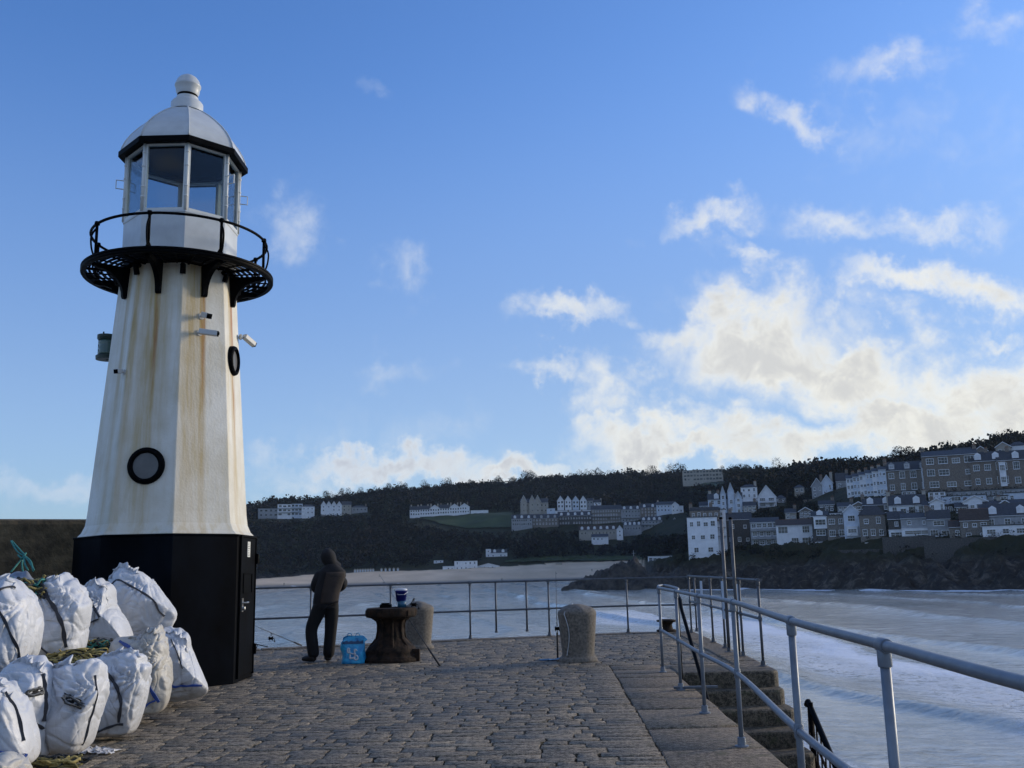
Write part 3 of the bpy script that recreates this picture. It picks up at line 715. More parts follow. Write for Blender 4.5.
for k in range(8):          # arched brackets at the facet centres
    a = A0+(k+.5)*pi/4; d = Vector((cos(a), sin(a), 0)); q_ = Vector((-sin(a), cos(a), 0)); r0 = RT1*cos(pi/8)
    prof = [(r0-.01, -.06), (RG-.10, -.06), (RG-.10, -.11)]
    for i in range(9):
        t = i/8; an = t*pi/2; prof.append((r0+.09+(RG-.16-r0-.09)*(1-sin(an)), -.13-.34*(1-cos(an))*1.0))
    prof += [(r0+.075, -.50), (r0-.01+.045, -.50)]
    g = MB(); th = .035; vs = [Vector((LC.x, LC.y, ZG))+d*r+Vector((0, 0, z))+q_*th*s for s in (-1, 1) for r, z in prof]; n_ = len(prof)
    g.add(vs, [tuple(range(n_)), tuple(range(n_, 2*n_))[::-1]]+[(i, n_+i, n_+(i+1) % n_, (i+1) % n_) for i in range(n_)]); g.build('bracket', BLACKP, LH)
for k in range(8):
    a = A0+k*pi/4; d = Vector((cos(a), sin(a), 0)); g = MB(); c0 = Vector((LC.x, LC.y, ZG)); g.tube([c0+d*.78+Vector((0, 0, -.08)), c0+d*.86+Vector((0, 0, -.10)), c0+d*.83+Vector((0, 0, -.22))], .04, 7); g.build('corbel', BLACKP, LH)
RP = 1.225; HP = .50
g = MB(); g.tube([(LC.x+RP*cos(t_), LC.y+RP*sin(t_), ZG+HP) for t_ in [2*pi*i/72 for i in range(72)]], .02, 8, closed=True); tr = g.build('gallery_rail', BLACKP, LH, sm=True)
for k in range(8):
    a = A0+(k+.5)*pi/4; d = Vector((cos(a), sin(a), 0)); c0 = Vector((LC.x, LC.y, ZG)); g = MB()
    g.tube([c0+d*RP, c0+d*RP+Vector((0, 0, HP))], .021, 8); g.lathe([(.035, -.02), (.038, .0), (.03, .03)], n=10, c=tuple(c0+d*RP+Vector((0, 0, HP)))); g.lathe([(.035, 0), (.035, .03), (.022, .06)], n=10, c=tuple(c0+d*RP))
    pts = [c0+d*(RP+.015)+Vector((0, 0, .42)), c0+d*(RP+.07)+Vector((0, 0, .3)), c0+d*(RP+.06)+Vector((0, 0, .14)), c0+d*(RP+.02)+Vector((0, 0, .02))]
    g.tube(spline(pts, 4), .014, 6); g.tube([c0+d*RP+Vector((0, 0, .10)), c0+d*(RP-.14)+Vector((0, 0, .02))], .014, 6); g.build('gallery_post', BLACKP, LH, sm=True)
# lantern room
RLn = .80
g = MB(); oct_(g, [(RLn, ZG-.05), (RLn, ZSILL-.04), (RLn+.012, ZSILL-.03), (RLn+.012, ZSILL), (RLn-.06, ZSILL), (RLn-.06, ZG)]); g.build('lantern_wall', ROOFP, LH, bevel=.006)
m_, nt, bs = newmat('lantern_glass'); out = nt.nodes['Material Output']; tr_ = N(nt, 'ShaderNodeBsdfTransparent'); tr_.inputs[0].default_value = (.74, .80, .84, 1)
gs = N(nt, 'ShaderNodeBsdfGlossy'); gs.inputs['Roughness'].default_value = .04; mx = N(nt, 'ShaderNodeMixShader'); fr = N(nt, 'ShaderNodeFresnel'); fr.inputs[0].default_value = 1.5
L(nt, math_(nt, 'MULTIPLY', fr.outputs[0], .55), mx.inputs[0]); L(nt, tr_.outputs[0], mx.inputs[1]); L(nt, gs.outputs[0], mx.inputs[2]); L(nt, mx.outputs[0], out.inputs['Surface']); LG = m_
for k in range(8):
    c, n_, t_ = facet(k, (ZSILL+ZEAVE)/2, 0, RLn); hw_ = RLn*sin(pi/8); hh_ = (ZEAVE-ZSILL)/2; M = FM(c, n_, t_)
    g = MB(); w1, w2_ = hw_-.045, hw_+.0
    g.box(-w2_+.002, -hh_, -.05, -w1, hh_, .006, M); g.box(w1, -hh_, -.05, w2_-.002, hh_, .006, M); g.box(-w1, -hh_, -.045, w1, -hh_+.035, .008, M); g.box(-w1, hh_-.045, -.045, w1, hh_, .008, M)
    fr_ = g.build('window_frame', WHITEP, LH)
    g = MB(); g.box(-w1-.001, -hh_+.03, -.022, w1+.001, hh_-.04, -.016, M); g.build('window_pane', LG, fr_)
    v_ = vert(k, RLn+.004, 0); g = MB(); g.tube([(v_.x, v_.y, ZSILL), (v_.x, v_.y, ZEAVE)], .024, 8)
    for fz in (.2, .35, .65, .85): g.lathe([(.03, -.012), (.03, .012)], n=8, c=(v_.x, v_.y, ZSILL+(ZEAVE-ZSILL)*fz))
    g.build('mullion', WHITEP, LH, sm=True)
for k, fz in ((-2, .62), (1, .66), (0, .72), (2, .60), (-1.0, .75)):
    kk = k if k != int(k) else int(k); v_ = vert(kk, RLn+.02, ZSILL+(ZEAVE-ZSILL)*fz); a = A0+kk*pi/4; d = Vector((cos(a), sin(a), 0)); 
    if kk in (0, -1): continue
    g = MB(); z_ = Vector((0, 0, 1)); g.tube([v_, v_+d*.11, v_+d*.11+z_*-.13, v_+z_*-.13], .009, 6); g.build('grab_handle', WHITEP, LH)
# floor and lamp in the lantern
g = MB(); oct_(g, [(.74, ZG+.02), (.74, ZG+.05)]); g.build('lantern_floor', BLACKP, LH)
g = MB(); g.lathe([(.12, ZG+.05), (.12, ZSILL-.1), (.16, ZSILL-.02), (.16, ZSILL+.03), (.05, ZSILL+.05)], c=(LC.x, LC.y, 0), n=20); g.build('lamp_pedestal', WHITEP, LH, sm=True)
# roof
EV = ZEAVE
g = MB(); oct_(g, [(.70, EV-.01), (.90, EV-.03), (.925, EV-.03), (.925, EV+.055), (.88, EV+.075), (.70, EV+.07), (.70, EV-.01)], close=False); oct_(g, [(.0005, EV+.06), (.72, EV+.065)], close=False); g.build('eaves', BLACKP, LH, bevel=.006)
g = MB(); hr = ZRT-EV-.07; pr = []
for t, r in ((0, .885), (.08, .872), (.2, .835), (.35, .765), (.5, .672), (.65, .556), (.8, .425), (.92, .30), (1, .2)): pr.append((r, EV+.072+hr*t))
pr[-1] = (.20, ZRT); g.f = []; oct_(g, pr, close=False); oct_(g, [(.20, ZRT), (.0005, ZRT+.001)], close=False); g.build('roof', ROOFP, LH)
for k in range(8):
    g = MB(); g.tube([vert(k, r+.004, z) for r, z in pr], .011, 6); g.build('roof_rib', ROOFP, LH, sm=True)
hf = ZTOP-ZRT; g = MB()
P_ = [(.235, ZRT-.01), (.235, ZRT+hf*.20), (.215, ZRT+hf*.25), (.165, ZRT+hf*.27), (.16, ZRT+hf*.38)]
g.lathe(P_, c=(LC.x, LC.y, 0), n=28); fn = smooth_angle(g.build('vent_neck', ROOFP, LH), 50)
g = MB(); g.lathe([(.15, ZRT+hf*.36), (.15, ZRT+hf*.46)], c=(LC.x, LC.y, 0), n=24); g.build('vent_gap', BLACKP, LH)
g = MB(); g.lathe([(.15, ZRT+hf*.45), (.172, ZRT+hf*.53), (.178, ZRT+hf*.66), (.192, ZRT+hf*.68), (.192, ZRT+hf*.72), (.178, ZRT+hf*.74), (.168, ZRT+hf*.83), (.13, ZRT+hf*.92), (.08, ZRT+hf*.98), (.03, ZRT+hf*1.0), (.02, ZRT+hf*1.03), (.004, ZRT+hf*1.05)], c=(LC.x, LC.y, 0), n=28); smooth_angle(g.build('ball_finial', ROOFP, LH), 60)
# green harbour light on the left side
GRN = pm('dark_green_paint', (.012, .03, .022), .45, bmp=.1); 
m_, nt, bs = newmat('fresnel_lens'); bs.inputs['Base Color'].default_value = (.08, .13, .11, 1); bs.inputs['Roughness'].default_value = .12; LENS = m_
p, n_, t_ = on_facet(-3, 112, 347); cl = atY(107, 347, LC.y+.05); 
hl = empty('harbour_light', (cl.x, cl.y, cl.z)); tag(hl, 'green cased round harbour light fixed to the left side of the lighthouse', 'lamp')
g = MB(); z0 = cl.z-.19; g.lathe([(.145, z0), (.15, z0+.05), (.11, z0+.08)], c=(cl.x, cl.y, 0), n=24); g.lathe([(.12, z0+.28), (.14, z0+.31), (.14, z0+.36), (.05, z0+.38)], c=(cl.x, cl.y, 0), n=24); g.tube([(cl.x, cl.y, z0+.02), (cl.x+.35, cl.y+.0, z0+.02)], .03, 8); g.tube([(cl.x-.06, cl.y, z0+.38), (cl.x-.06, cl.y, z0+.42)], .012, 6); g.tube([(cl.x-.12, cl.y, z0), (cl.x-.12, cl.y, z0+.34)], .012, 6); g.tube([(cl.x+.12, cl.y, z0), (cl.x+.12, cl.y, z0+.34)], .012, 6); smooth_angle(g.build('casing', GRN, hl), 50)
g = MB(); g.lathe([(.11, z0+.06), (.125, z0+.10), (.105, z0+.13), (.125, z0+.17), (.105, z0+.20), (.125, z0+.24), (.11, z0+.29)], c=(cl.x, cl.y, 0), n=24); g.build('lens', LENS, hl, sm=True)
# cameras
CAMW = pm('camera_white', (.5, .51, .5), .45, var=.1, bmp=0)
def seccam(k, px, py, dvec, ln, label, bracket=True, s=1.0):
    p, n_, t_ = on_facet(k, px, py); d = (n_*dvec[0]+t_*dvec[1]+Vector((0, 0, dvec[2]))).normalized()
    r_ = empty('security_camera', p); tag(r_, label, 'security camera')
    b = p+n_*.10*s
    g = MB(); g.tube([p-n_*.01, p+n_*.012], .045*s, 14); g.tube([p, b], .018*s, 8); g.build('bracket', CAMW, r_, sm=False)
    a_ = b-d*.02; q_ = d.cross(Vector((0, 0, 1))).normalized(); w_ = q_.cross(d)
    M = Matrix(((q_.x, w_.x, d.x, a_.x), (q_.y, w_.y, d.y, a_.y), (q_.z, w_.z, d.z, a_.z), (0, 0, 0, 1)))
    g = MB(); g.box(-.042*s, -.04*s, -.03, .042*s, .04*s, ln, M); bd = g.build('housing', CAMW, r_, bevel=.012)
    g = MB(); g.box(-.037*s, -.036*s, ln, .037*s, .034*s, ln+.012, M); g.lathe([(.022*s, 0), (.022*s, .012)], n=14, M=M @ Matrix.Translation((0, 0, ln+.012))); g.build('lens_face', BLACKP, bd)
seccam(0, 201.5, 316.5, (1, .05, -.32), .14, 'white box security camera, upper of the two on the lighthouse front')
seccam(0, 199.5, 333, (.55, .75, -.12), .22, 'white tube security camera pointing right, below the box camera', s=.95)
seccam(2, 240.5, 337, (1, .3, -.45), .2, 'beige security camera sticking out right of the lighthouse above a porthole', s=.95)
seccam(-2, 124.5, 372, (.9, .45, -.2), .07, 'small white dome-like camera low on the left face of the lighthouse', s=.8)

# ================================================================== SACKS
def mat_sack(name, c0=(.47, .49, .52), c1=(.64, .655, .69), dirt=.5):
    m, nt, bs = newmat(name); v = coords(nt)
    n = noise_(nt, v, 3.5, 6, .62); n2 = noise_(nt, v, 12, 6, .7)
    b = ramp(nt, n, [(.3, c0), (.7, c1)]); tt = N(nt, 'ShaderNodeTexCoord'); s_ = N(nt, 'ShaderNodeSeparateXYZ'); L(nt, tt.outputs['Object'], s_.inputs[0])
    low = smooth(nt, s_.outputs[2], .30, .0); dm = math_(nt, 'MULTIPLY', math_(nt, 'ADD', smooth(nt, n2, .58, .76), math_(nt, 'MULTIPLY', low, .5)), dirt, clamp=True)
    b = mix(nt, dm, b, (.30, .23, .14)); L(nt, b, bs.inputs['Base Color']); bs.inputs['Roughness'].default_value = .45; bs.inputs['Specular IOR Level'].default_value = .35
    mp_ = N(nt, 'ShaderNodeMapping'); mp_.inputs['Scale'].default_value = (1, 1, .45); L(nt, tt.outputs['Object'], mp_.inputs[0])
    mq_ = N(nt, 'ShaderNodeMapping'); mq_.inputs['Scale'].default_value = (.35, 1, 1.2); mq_.inputs['Rotation'].default_value = (0, .6, 0); L(nt, tt.outputs['Object'], mq_.inputs[0])
    hA = math_(nt, 'ABSOLUTE', math_(nt, 'SUBTRACT', noise_(nt, mp_.outputs[0], 6, 2, .45, 1.2), .5)); hB = math_(nt, 'ABSOLUTE', math_(nt, 'SUBTRACT', noise_(nt, mq_.outputs[0], 8, 2, .45, 1.4), .5))
    h = math_(nt, 'ADD', math_(nt, 'MULTIPLY', math_(nt, 'ADD', hA, hB), 2.2), math_(nt, 'MULTIPLY', noise_(nt, v, 40, 3, .6, .5), .1))
    bump(nt, h, bs, .4, .012); return m
SACK = [mat_sack('white_woven_sack'), mat_sack('dirty_woven_sack', (.38, .365, .33), (.52, .505, .47), .75)]
STRB = pm('dark_strap', (.035, .037, .045), .7, bmp=.2); STRL = pm('blue_strap', (.03, .08, .32), .6, bmp=.2)
sack_group = 'white sacks of fishing gear piled beside the lighthouse'
class Sack:
    def __init__(s, outline, Yc, D, seed, label, m=0, wr=1.0, hidden=False):
        s.Y = Yc; s.D = D; s.seed = seed; s.wr = wr
        pts = [Vector((atY(px, py, Yc).x, atY(px, py, Yc).z)) for px, py in outline]; c_ = sum(pts, Vector((0, 0)))/len(pts); zf = min(p.y for p in pts); pts = [c_+(p-c_)*1.09 for p in pts]; pts = [Vector((p.x, max(p.y, min(zf, .3) if zf < .3 else p.y))) for p in pts]
        s.c = sum(pts, Vector((0, 0)))/len(pts); n = len(pts); O = []
        for i in range(n):
            p0, p1, p2, p3 = pts[i-1], pts[i], pts[(i+1) % n], pts[(i+2) % n]
            for k in range(8):
                t = k/8; cr = .5*((2*p1)+(p2-p0)*t+(2*p0-5*p1+4*p2-p3)*t*t+(3*p1-p0-3*p2+p3)*t**3); li = p1*(1-t)+p2*t; O.append(cr*.6+li*.4)
        s.anc = [(p.x, p.y) for p in random.Random(seed*5).sample(sorted(O, key=lambda q: -q.y)[:int(len(O)*.45)], 2)]+[(p.x, p.y) for p in random.Random(seed*9).sample(O, 1)]
        s.ang = []; rf_ = random.Random(seed*13+1); s.fac = []
        for _ in range(4):
            v = Vector((rf_.gauss(0, .75), -abs(rf_.gauss(.9, .35)), rf_.gauss(0, .75))).normalized(); s.fac.append((v, rf_.uniform(.88, 1.02)))
        for p in O: s.ang.append(atan2(p.y-s.c.y, p.x-s.c.x))
        idx = sorted(range(len(O)), key=lambda i: s.ang[i]); s.an = np.array([s.ang[i] for i in idx]); s.rad = np.array([(O[i]-s.c).length for i in idx])
        s.zmin = min(p.y for p in O)
        nu, nv = 150, 96; g = MB()
        for j in range(nv):
            ph = -pi/2+pi*(j+.5)/nv
            for i in range(nu): g.v.append(tuple(s.P(2*pi*i/nu, ph)))
        for j in range(nv-1):
            for i in range(nu): g.f.append((j*nu+i, (j+1)*nu+i, (j+1)*nu+(i+1) % nu, j*nu+(i+1) % nu))
        g.f.append(tuple(range(nu))); g.f.append(tuple((nv-1)*nu+i for i in range(nu))[::-1])
        s.loc = (s.c.x, Yc, max(s.zmin, 0))
        s.root = empty('sack', s.loc); tag(s.root, label, 'sack', sack_group)
        s.body = g.build('bag_cloth', SACK[m], s.root, sm=True)
        if not hidden:      # bunched cloth standing up along the top of the sack
            g = MB(); ka, kb = 44, 5; sp_ = .42+.25*rf_.random(); a0_ = pi/2+rf_.uniform(-.3, .3); hh = .03+.03*rf_.random()
            for j in range(kb):
                for i in range(ka):
                    th = a0_+sp_-2*sp_*i/(ka-1); e_ = sin(pi*i/(ka-1))**.5; b_ = s.P(th, -.16+.05*sin(i*.9+seed)); t_ = j/(kb-1); rf1 = mn.noise(Vector((i*.19, seed, t_*1.5)))
                    g.v.append((b_.x+.02*rf1*t_+.003*sin(i*1.1)*t_, b_.y-.02*t_*(1+sin(i*.8+seed))+.045*rf1*t_, b_.z-.012+hh*t_*e_*(1+.8*rf1)))
            for j in range(kb-1):
                for i in range(ka-1): g.f.append((j*ka+i, (j+1)*ka+i, (j+1)*ka+i+1, j*ka+i+1))
            o_ = g.build('gathered_top', SACK[m], s.body, sm=True); o_.modifiers.new('s', 'SOLIDIFY').thickness = .006
    def R(s, th): return float(np.interp((th+pi) % (2*pi)-pi, s.an, s.rad, period=2*pi))
    def P(s, th, ph):
        sp = lambda v, e: math.copysign(abs(v)**e, v)
        r = s.R(th)*sp(cos(ph), .50); y = -s.D*sp(sin(-ph), .85)*-1 if False else s.D*sp(sin(ph), .85)
        return s.disp(Vector((s.c.x+r*cos(th), s.Y+y, s.c.y+r*sin(th))), r/s.R(th))
    def disp(s, p, q):
        w = Vector((p.x*3, p.y*3, p.z*1.6))+Vector((s.seed*7.3, s.seed*3.1, 0))
        wx = mn.noise(w*1.1)*1.3
        a = abs(mn.noise(Vector((w.x*2.4+wx*2, w.y*2.4, w.z*1.0+wx*1.4)))); b = abs(mn.noise(Vector((w.x*5.5+wx*3, w.y*5, w.z*3.2-wx*3))))
        c = mn.noise(w*.9); e = abs(mn.noise(Vector((w.x*9-wx*4, w.y*9, w.z*9+wx*4))))
        rot = s.seed*1.7; w2 = Vector((w.x*cos(rot)-w.z*1.8*sin(rot), w.y, w.x*sin(rot)+w.z*1.8*cos(rot)))
        a2 = abs(mn.noise(Vector((w2.x*2.2+wx, w2.y*1.6, w2.z*.55)))); b2 = abs(mn.noise(Vector((w2.x*.8+5, w2.y*2, w2.z*2.6-wx))))
        fo = 0
        for k_, (ax, az) in enumerate(s.anc):
            vx, vz = p.x-ax, p.z-az; ds = hypot(vx, vz); an = atan2(vz, vx); fo += (abs(sin(an*(5.5+k_)+wx*.9+s.seed))**.7-.6)*.034*math.exp(-((ds-.05)/.27)**2)*min(1, ds/.07)
        w3 = Vector((w.x*cos(rot+1.1)-w.z*1.8*sin(rot+1.1), w.y, w.x*sin(rot+1.1)+w.z*1.8*cos(rot+1.1)))
        f3 = abs(mn.noise(Vector((w3.x*1.5, w3.y, w3.z*.35+wx*.4))))
        d = (.030*c-.10*max(0, .085-a2)-.05*max(0, .07-b2)-.13*max(0, .10-f3)+.004*mn.noise(w*4)+fo)*s.wr
        out = Vector((p.x-s.c.x, (p.y-s.Y)*1.3, p.z-s.c.y)); Lo = out.length
        if Lo > 1e-5: out.normalize()
        f = 1.0; Rm = .5*(s.rad.mean()+s.D)
        for n_, h in s.fac:
            k = out.dot(n_)*Lo/Rm
            if k > h: f = min(f, h/k)
        wob = 1+.02*mn.noise(w*2); cut = (1-f)
        d -= Lo*cut*.7*wob
        r = p+out*d; r.z = max(r.z, .004) if s.zmin < .25 else r.z
        return r
    def front(s, px, py):
        w = atY(px, py, s.Y-s.D*.5); 
        dx, dz = w.x-s.c.x, w.z-s.c.y; th = atan2(dz, dx); q = min(.985, hypot(dx, dz)/s.R(th)); ph = -math.acos(q**(1/.50)); return s.P(th, ph)
    def strap(s, path, w=.016, m=None, name='strap'):
        pts = []
        for (a, b) in zip(path[:-1], path[1:]):
            for k in range(6): t = k/6; pts.append((a[0]*(1-t)+b[0]*t, a[1]*(1-t)+b[1]*t))
        pts.append(path[-1]); P = [s.front(*p) for p in pts]
        Q = P[:]
        for _ in range(2): Q = [Q[0]]+[(Q[i-1]+Q[i]*2+Q[i+1])/4 for i in range(1, len(Q)-1)]+[Q[-1]]
        g = MB()
        for i, p in enumerate(Q):
            t = (Q[min(i+1, len(Q)-1)]-Q[max(i-1, 0)]).normalized(); o_ = (p-Vector((s.c.x, s.Y+.3, s.c.y))).normalized(); sd_ = t.cross(o_).normalized(); o_ = sd_.cross(t)
            if o_.y > 0: o_ = -o_
            b = p+o_*.016; ww = w*(1+.25*sin(i*1.3+s.seed))
            for (u, v) in ((-1, -1), (1, -1), (1, .5), (-1, .5)): g.v.append(tuple(b+sd_*ww*u+o_*.006*v))
        k = len(Q)
        for i in range(k-1):
            for j in range(4): g.f.append((i*4+j, i*4+(j+1) % 4, (i+1)*4+(j+1) % 4, (i+1)*4+j))
        g.f.append((0, 1, 2, 3)); g.f.append(((k-1)*4+3, (k-1)*4+2, (k-1)*4+1, (k-1)*4))
        return g.build(name, m or STRB, s.body)
# hidden supports at the back of the heap
for i, (ol, Yc, lab) in enumerate((([(112, 636), (150, 632), (172, 650), (176, 690), (120, 694), (106, 670)], 11.35, 'back sack hidden under the pointed sack'),
                                   ([(60, 640), (100, 634), (122, 655), (122, 697), (70, 702), (54, 670)], 10.7, 'back sack hidden under the folded sack'),
                                   ([(14, 655), (50, 650), (78, 668), (78, 715), (20, 725), (4, 690)], 9.6, 'back sack under the upper sack with the long dark strap'),
                                   ([(-60, 670), (-20, 660), (12, 676), (14, 735), (-40, 745), (-66, 710)], 8.7, 'back sack hidden under the far left sack'))):
    Sack(ol, Yc, .30, 20+i, lab, hidden=True)
u4 = Sack([(105, 589), (116, 571), (126, 568), (147, 580), (169, 609), (170, 619), (160, 633), (121, 643), (106, 625), (102, 603)], 11.25, .30, 1, 'large plump white sack with a pointed top right, highest beside the dark plinth')
u4.strap([(107, 583), (122, 577), (140, 588), (156, 600), (168, 618)], .010, STRB)
u3 = Sack([(77, 600), (84, 586), (99, 583), (108, 592), (109, 606), (120, 620), (127, 637), (124, 647), (92, 645), (79, 640)], 10.5, .28, 2, 'white sack with folded flap and dark corner, left of the pointed sack')
u3.strap([(83, 590), (90, 592), (97, 604), (105, 617)], .012); u3.strap([(79, 630), (92, 624), (105, 618)], .008)
l6 = Sack([(160, 640), (166, 630), (177, 629), (186, 640), (192, 660), (204, 687), (198, 697), (175, 702), (162, 694), (157, 668)], 11.0, .24, 3, 'end sack at the right of the heap with a blue seam, leaning by the plinth', 0)
l6.strap([(160, 642), (163, 662), (168, 680), (175, 690), (190, 692), (203, 688)], .010, STRL)
l5 = Sack([(116, 650), (122, 638), (143, 640), (150, 632), (158, 631), (162, 650), (168, 680), (165, 700), (158, 709), (125, 719), (112, 690)], 9.9, .27, 4, 'brownish stained sack with a broad blue strap, second from right at the bottom', 1)
l5.strap([(121, 640), (138, 648), (148, 665), (153, 685), (160, 706)], .014, STRL); l5.strap([(124, 716), (142, 712), (158, 706)], .008, STRL)
l4 = Sack([(90, 670), (97, 661), (118, 657), (140, 660), (145, 672), (142, 690), (135, 716), (128, 729), (96, 737), (86, 715)], 8.9, .27, 5, 'white sack with a curved dark strap, third from the right at the bottom', 0)
l4.strap([(97, 661), (113, 671), (123, 685), (127, 702), (122, 727)], .013); l4.strap([(88, 734), (108, 731), (125, 728)], .009)
u2 = Sack([(30, 620), (36, 602), (48, 590), (56, 580), (66, 578), (76, 588), (83, 604), (80, 630), (74, 655), (52, 660), (34, 667), (26, 650)], 9.4, .30, 6, 'big bulging upper sack with a long dark strap, right of the far left sack')
u2.strap([(38, 578), (48, 588), (62, 606), (69, 626), (69, 650)], .017)
u1 = Sack([(-38, 600), (-20, 586), (4, 582), (14, 584), (26, 602), (31, 625), (28, 650), (20, 668), (4, 679), (-25, 678), (-40, 650)], 8.6, .32, 7, 'far left sack of the upper tier, cut by the photo edge')
u1.strap([(-5, 591), (5, 590), (14, 583)], .008)
l3 = Sack([(46, 680), (54, 671), (75, 665), (96, 668), (99, 690), (92, 715), (86, 740), (76, 751), (52, 752), (44, 735)], 7.95, .25, 8, 'torn sack with a ragged hole showing grey rope, at the bottom of the heap')
l2 = Sack([(-4, 690), (8, 674), (22, 662), (36, 660), (45, 672), (49, 695), (46, 725), (42, 752), (15, 757), (-6, 745)], 7.75, .25, 9, 'sack with a small round tear, left of the big torn sack')
l2.strap([(18, 702), (32, 716), (44, 733)], .014); l2.strap([(42, 671), (51, 685), (49, 702), (45, 725)], .014)
l1 = Sack([(-45, 720), (-20, 694), (0, 684), (8, 690), (18, 706), (26, 735), (27, 757), (10, 768), (-30, 775), (-48, 750)], 7.0, .28, 10, 'sack with a blue bottom seam in the lower left corner of the photo')
l1.strap([(-20, 745), (-5, 749), (12, 755), (26, 758)], .010, STRL)
u2.strap([(33, 625), (44, 640), (55, 657)], .008); u1.strap([(2, 600), (14, 622), (20, 648), (16, 668)], .011); u4.strap([(112, 600), (118, 618), (128, 634)], .007, STRL); l6.strap([(172, 634), (180, 650), (186, 668)], .006); l4.strap([(104, 664), (100, 690), (99, 715)], .006)
l3.strap([(95, 672), (93, 700), (86, 722), (80, 748)], .008); l1.strap([(2, 695), (14, 715), (20, 742)], .010)
l1b = Sack([(-42, 766), (-10, 758), (14, 762), (20, 775), (18, 800), (-30, 812), (-48, 790)], 6.5, .24, 12, 'grubby sack lying in front of the blue-seamed sack at the lower left corner', 1)
# torn holes with rope showing
ROPES = [pm('olive_rope', (.20, .17, .06), .85, var=.4, scale=40, bmp=.5, bscale=120), pm('dark_rope', (.025, .028, .03), .8, var=.4, scale=30, bmp=.4, bscale=120), pm('yellow_rope', (.34, .27, .09), .8, var=.3, scale=40, bmp=.4, bscale=120), pm('green_rope', (.03, .18, .15), .7, var=.3, scale=30, bmp=.4, bscale=120), pm('grey_rope', (.16, .17, .18), .8, var=.4, scale=30, bmp=.4, bscale=120)]
HOLE = pm('dark_opening', (.012, .012, .013), .9, bmp=0)
def hole(s, cx, cy, rx, ry, tilt, seed):
    rnd = random.Random(seed); g = MB(); n_ = 18; ring_ = []
    for i in range(n_):
        a = 2*pi*i/n_; k = 1+.25*rnd.uniform(-1, 1); x = rx*cos(a)*k; y = ry*sin(a)*k; ring_.append(s.front(cx+x*cos(tilt)-y*sin(tilt), cy+x*sin(tilt)+y*cos(tilt))+Vector((0, -.012, 0)))
    c = s.front(cx, cy)+Vector((0, -.006, 0)); g.add(ring_+[c], [(i, (i+1) % n_, n_) for i in range(n_)]); h = g.build('torn_hole', HOLE, s.body)
    for j in range(7):
        g = MB(); P = []
        for i in range(14):
            a = 2*pi*i/14; k = .55+.4*rnd.random(); x = rx*k*cos(a)+rnd.uniform(-.6, .6); y = ry*k*sin(a)*.9+rnd.uniform(-.5, .5); P.append(s.front(cx+x*cos(tilt)-y*sin(tilt), cy+x*sin(tilt)+y*cos(tilt))+Vector((0, -.016-.004*j, 0)))
        g.tube(P, .006, 5, closed=True); g.build('rope_inside', ROPES[4 if j % 3 else 1], h, sm=True)
hole(l3, 79, 698, 12, 5.5, .65, 1); hole(l2, 40, 690.5, 7.5, 4.2, -.2, 2)
# ragged torn skirt
g = MB(); b0 = plane(74, 753); 
nn = 26
for j in range(10):
    for i in range(nn):
        u = i/(nn-1); v = j/9; x = b0.x+.0+u*.36; y_ = b0.y-.12+v*.20-.03*sin(u*9); z = .01+.07*(1-u)*abs(mn.noise(Vector((u*6, v*4, 1))))+.035*abs(mn.noise(Vector((u*14, v*8, 5)))); g.v.append((x+.03*mn.noise(Vector((u*9, v*7, 0))), y_+.04*mn.noise(Vector((u*8, v*9, 4))), z))
for j in range(9):
    for i in range(nn-1):
        if mn.noise(Vector((i*.6, j*.7, 3))) > .28+(.25 if i < 10 else 0): continue
        g.f.append((j*nn+i, j*nn+i+1, (j+1)*nn+i+1, (j+1)*nn+i))
o = g.build('torn_cloth', SACK[0], loc=tuple(b0)); sd_ = o.modifiers.new('s', 'SOLIDIFY'); sd_.thickness = .004; tag(o, 'ragged strip of torn white cloth on the paving before the torn sack', 'torn cloth')
def tangle(name, cpx, cpy, Yc, rx, ry, rz_, n_, label, mats_, seed, rad=.007):
    rnd = random.Random(seed); c = atY(cpx, cpy, Yc); root = empty(name, (c.x, c.y, c.z-rz_)); tag(root, label, 'rope')
    for j in range(n_):
        P = []; ph = rnd.random()*6; k1, k2 = rnd.uniform(1, 2.6), rnd.uniform(1, 2.4); s1 = rnd.uniform(.5, 1); off_ = Vector((rnd.uniform(-.5, .5)*rx, rnd.uniform(-.4, .4)*ry, rnd.uniform(-.6, .6)*rz_))
        for i in range(26):
            t = i/25*2*pi*1.2; P.append(c+off_+Vector((rx*s1*cos(t*k1+ph)*.75, ry*sin(t*k2+ph*2)*.7, rz_*.55*sin(t*1.7+ph*3)+.02*rnd.uniform(-1, 1))))
        g = MB(); g.tube(spline(P, 3), rad*rnd.uniform(.7, 1.3), 6); g.build('rope', mats_[j % len(mats_)], root, sm=True)
    return root
R_ = ROPES
tangle('rope_tangle', 27, 590, 9.2, .17, .13, .09, 24, 'tangle of dark and olive rope spilling from the top of the left sacks', [R_[1], R_[0], R_[1], R_[3], R_[2]], 11, .010)
tangle('rope_tangle', 47, 583, 9.7, .09, .10, .06, 9, 'small heap of brown rope at the top beside the long-strapped sack', [R_[0], R_[1], R_[2]], 12)
tangle('rope_tangle', 80, 656, 9.15, .27, .14, .045, 22, 'long tangle of yellow rope squashed between the upper and lower sacks', [R_[2], R_[0], R_[1], R_[2], R_[0]], 13, .008)
tangle('rope_tangle', 66, 664, 8.75, .22, .10, .05, 16, 'thick knot of yellow and dark rope above the two torn sacks', [R_[2], R_[1], R_[0]], 23, .009)
tangle('rope_tangle', 98, 646, 9.9, .18, .12, .05, 10, 'knot of green and dark rope behind the brownish sack', [R_[3], R_[1], R_[1], R_[0]], 14)
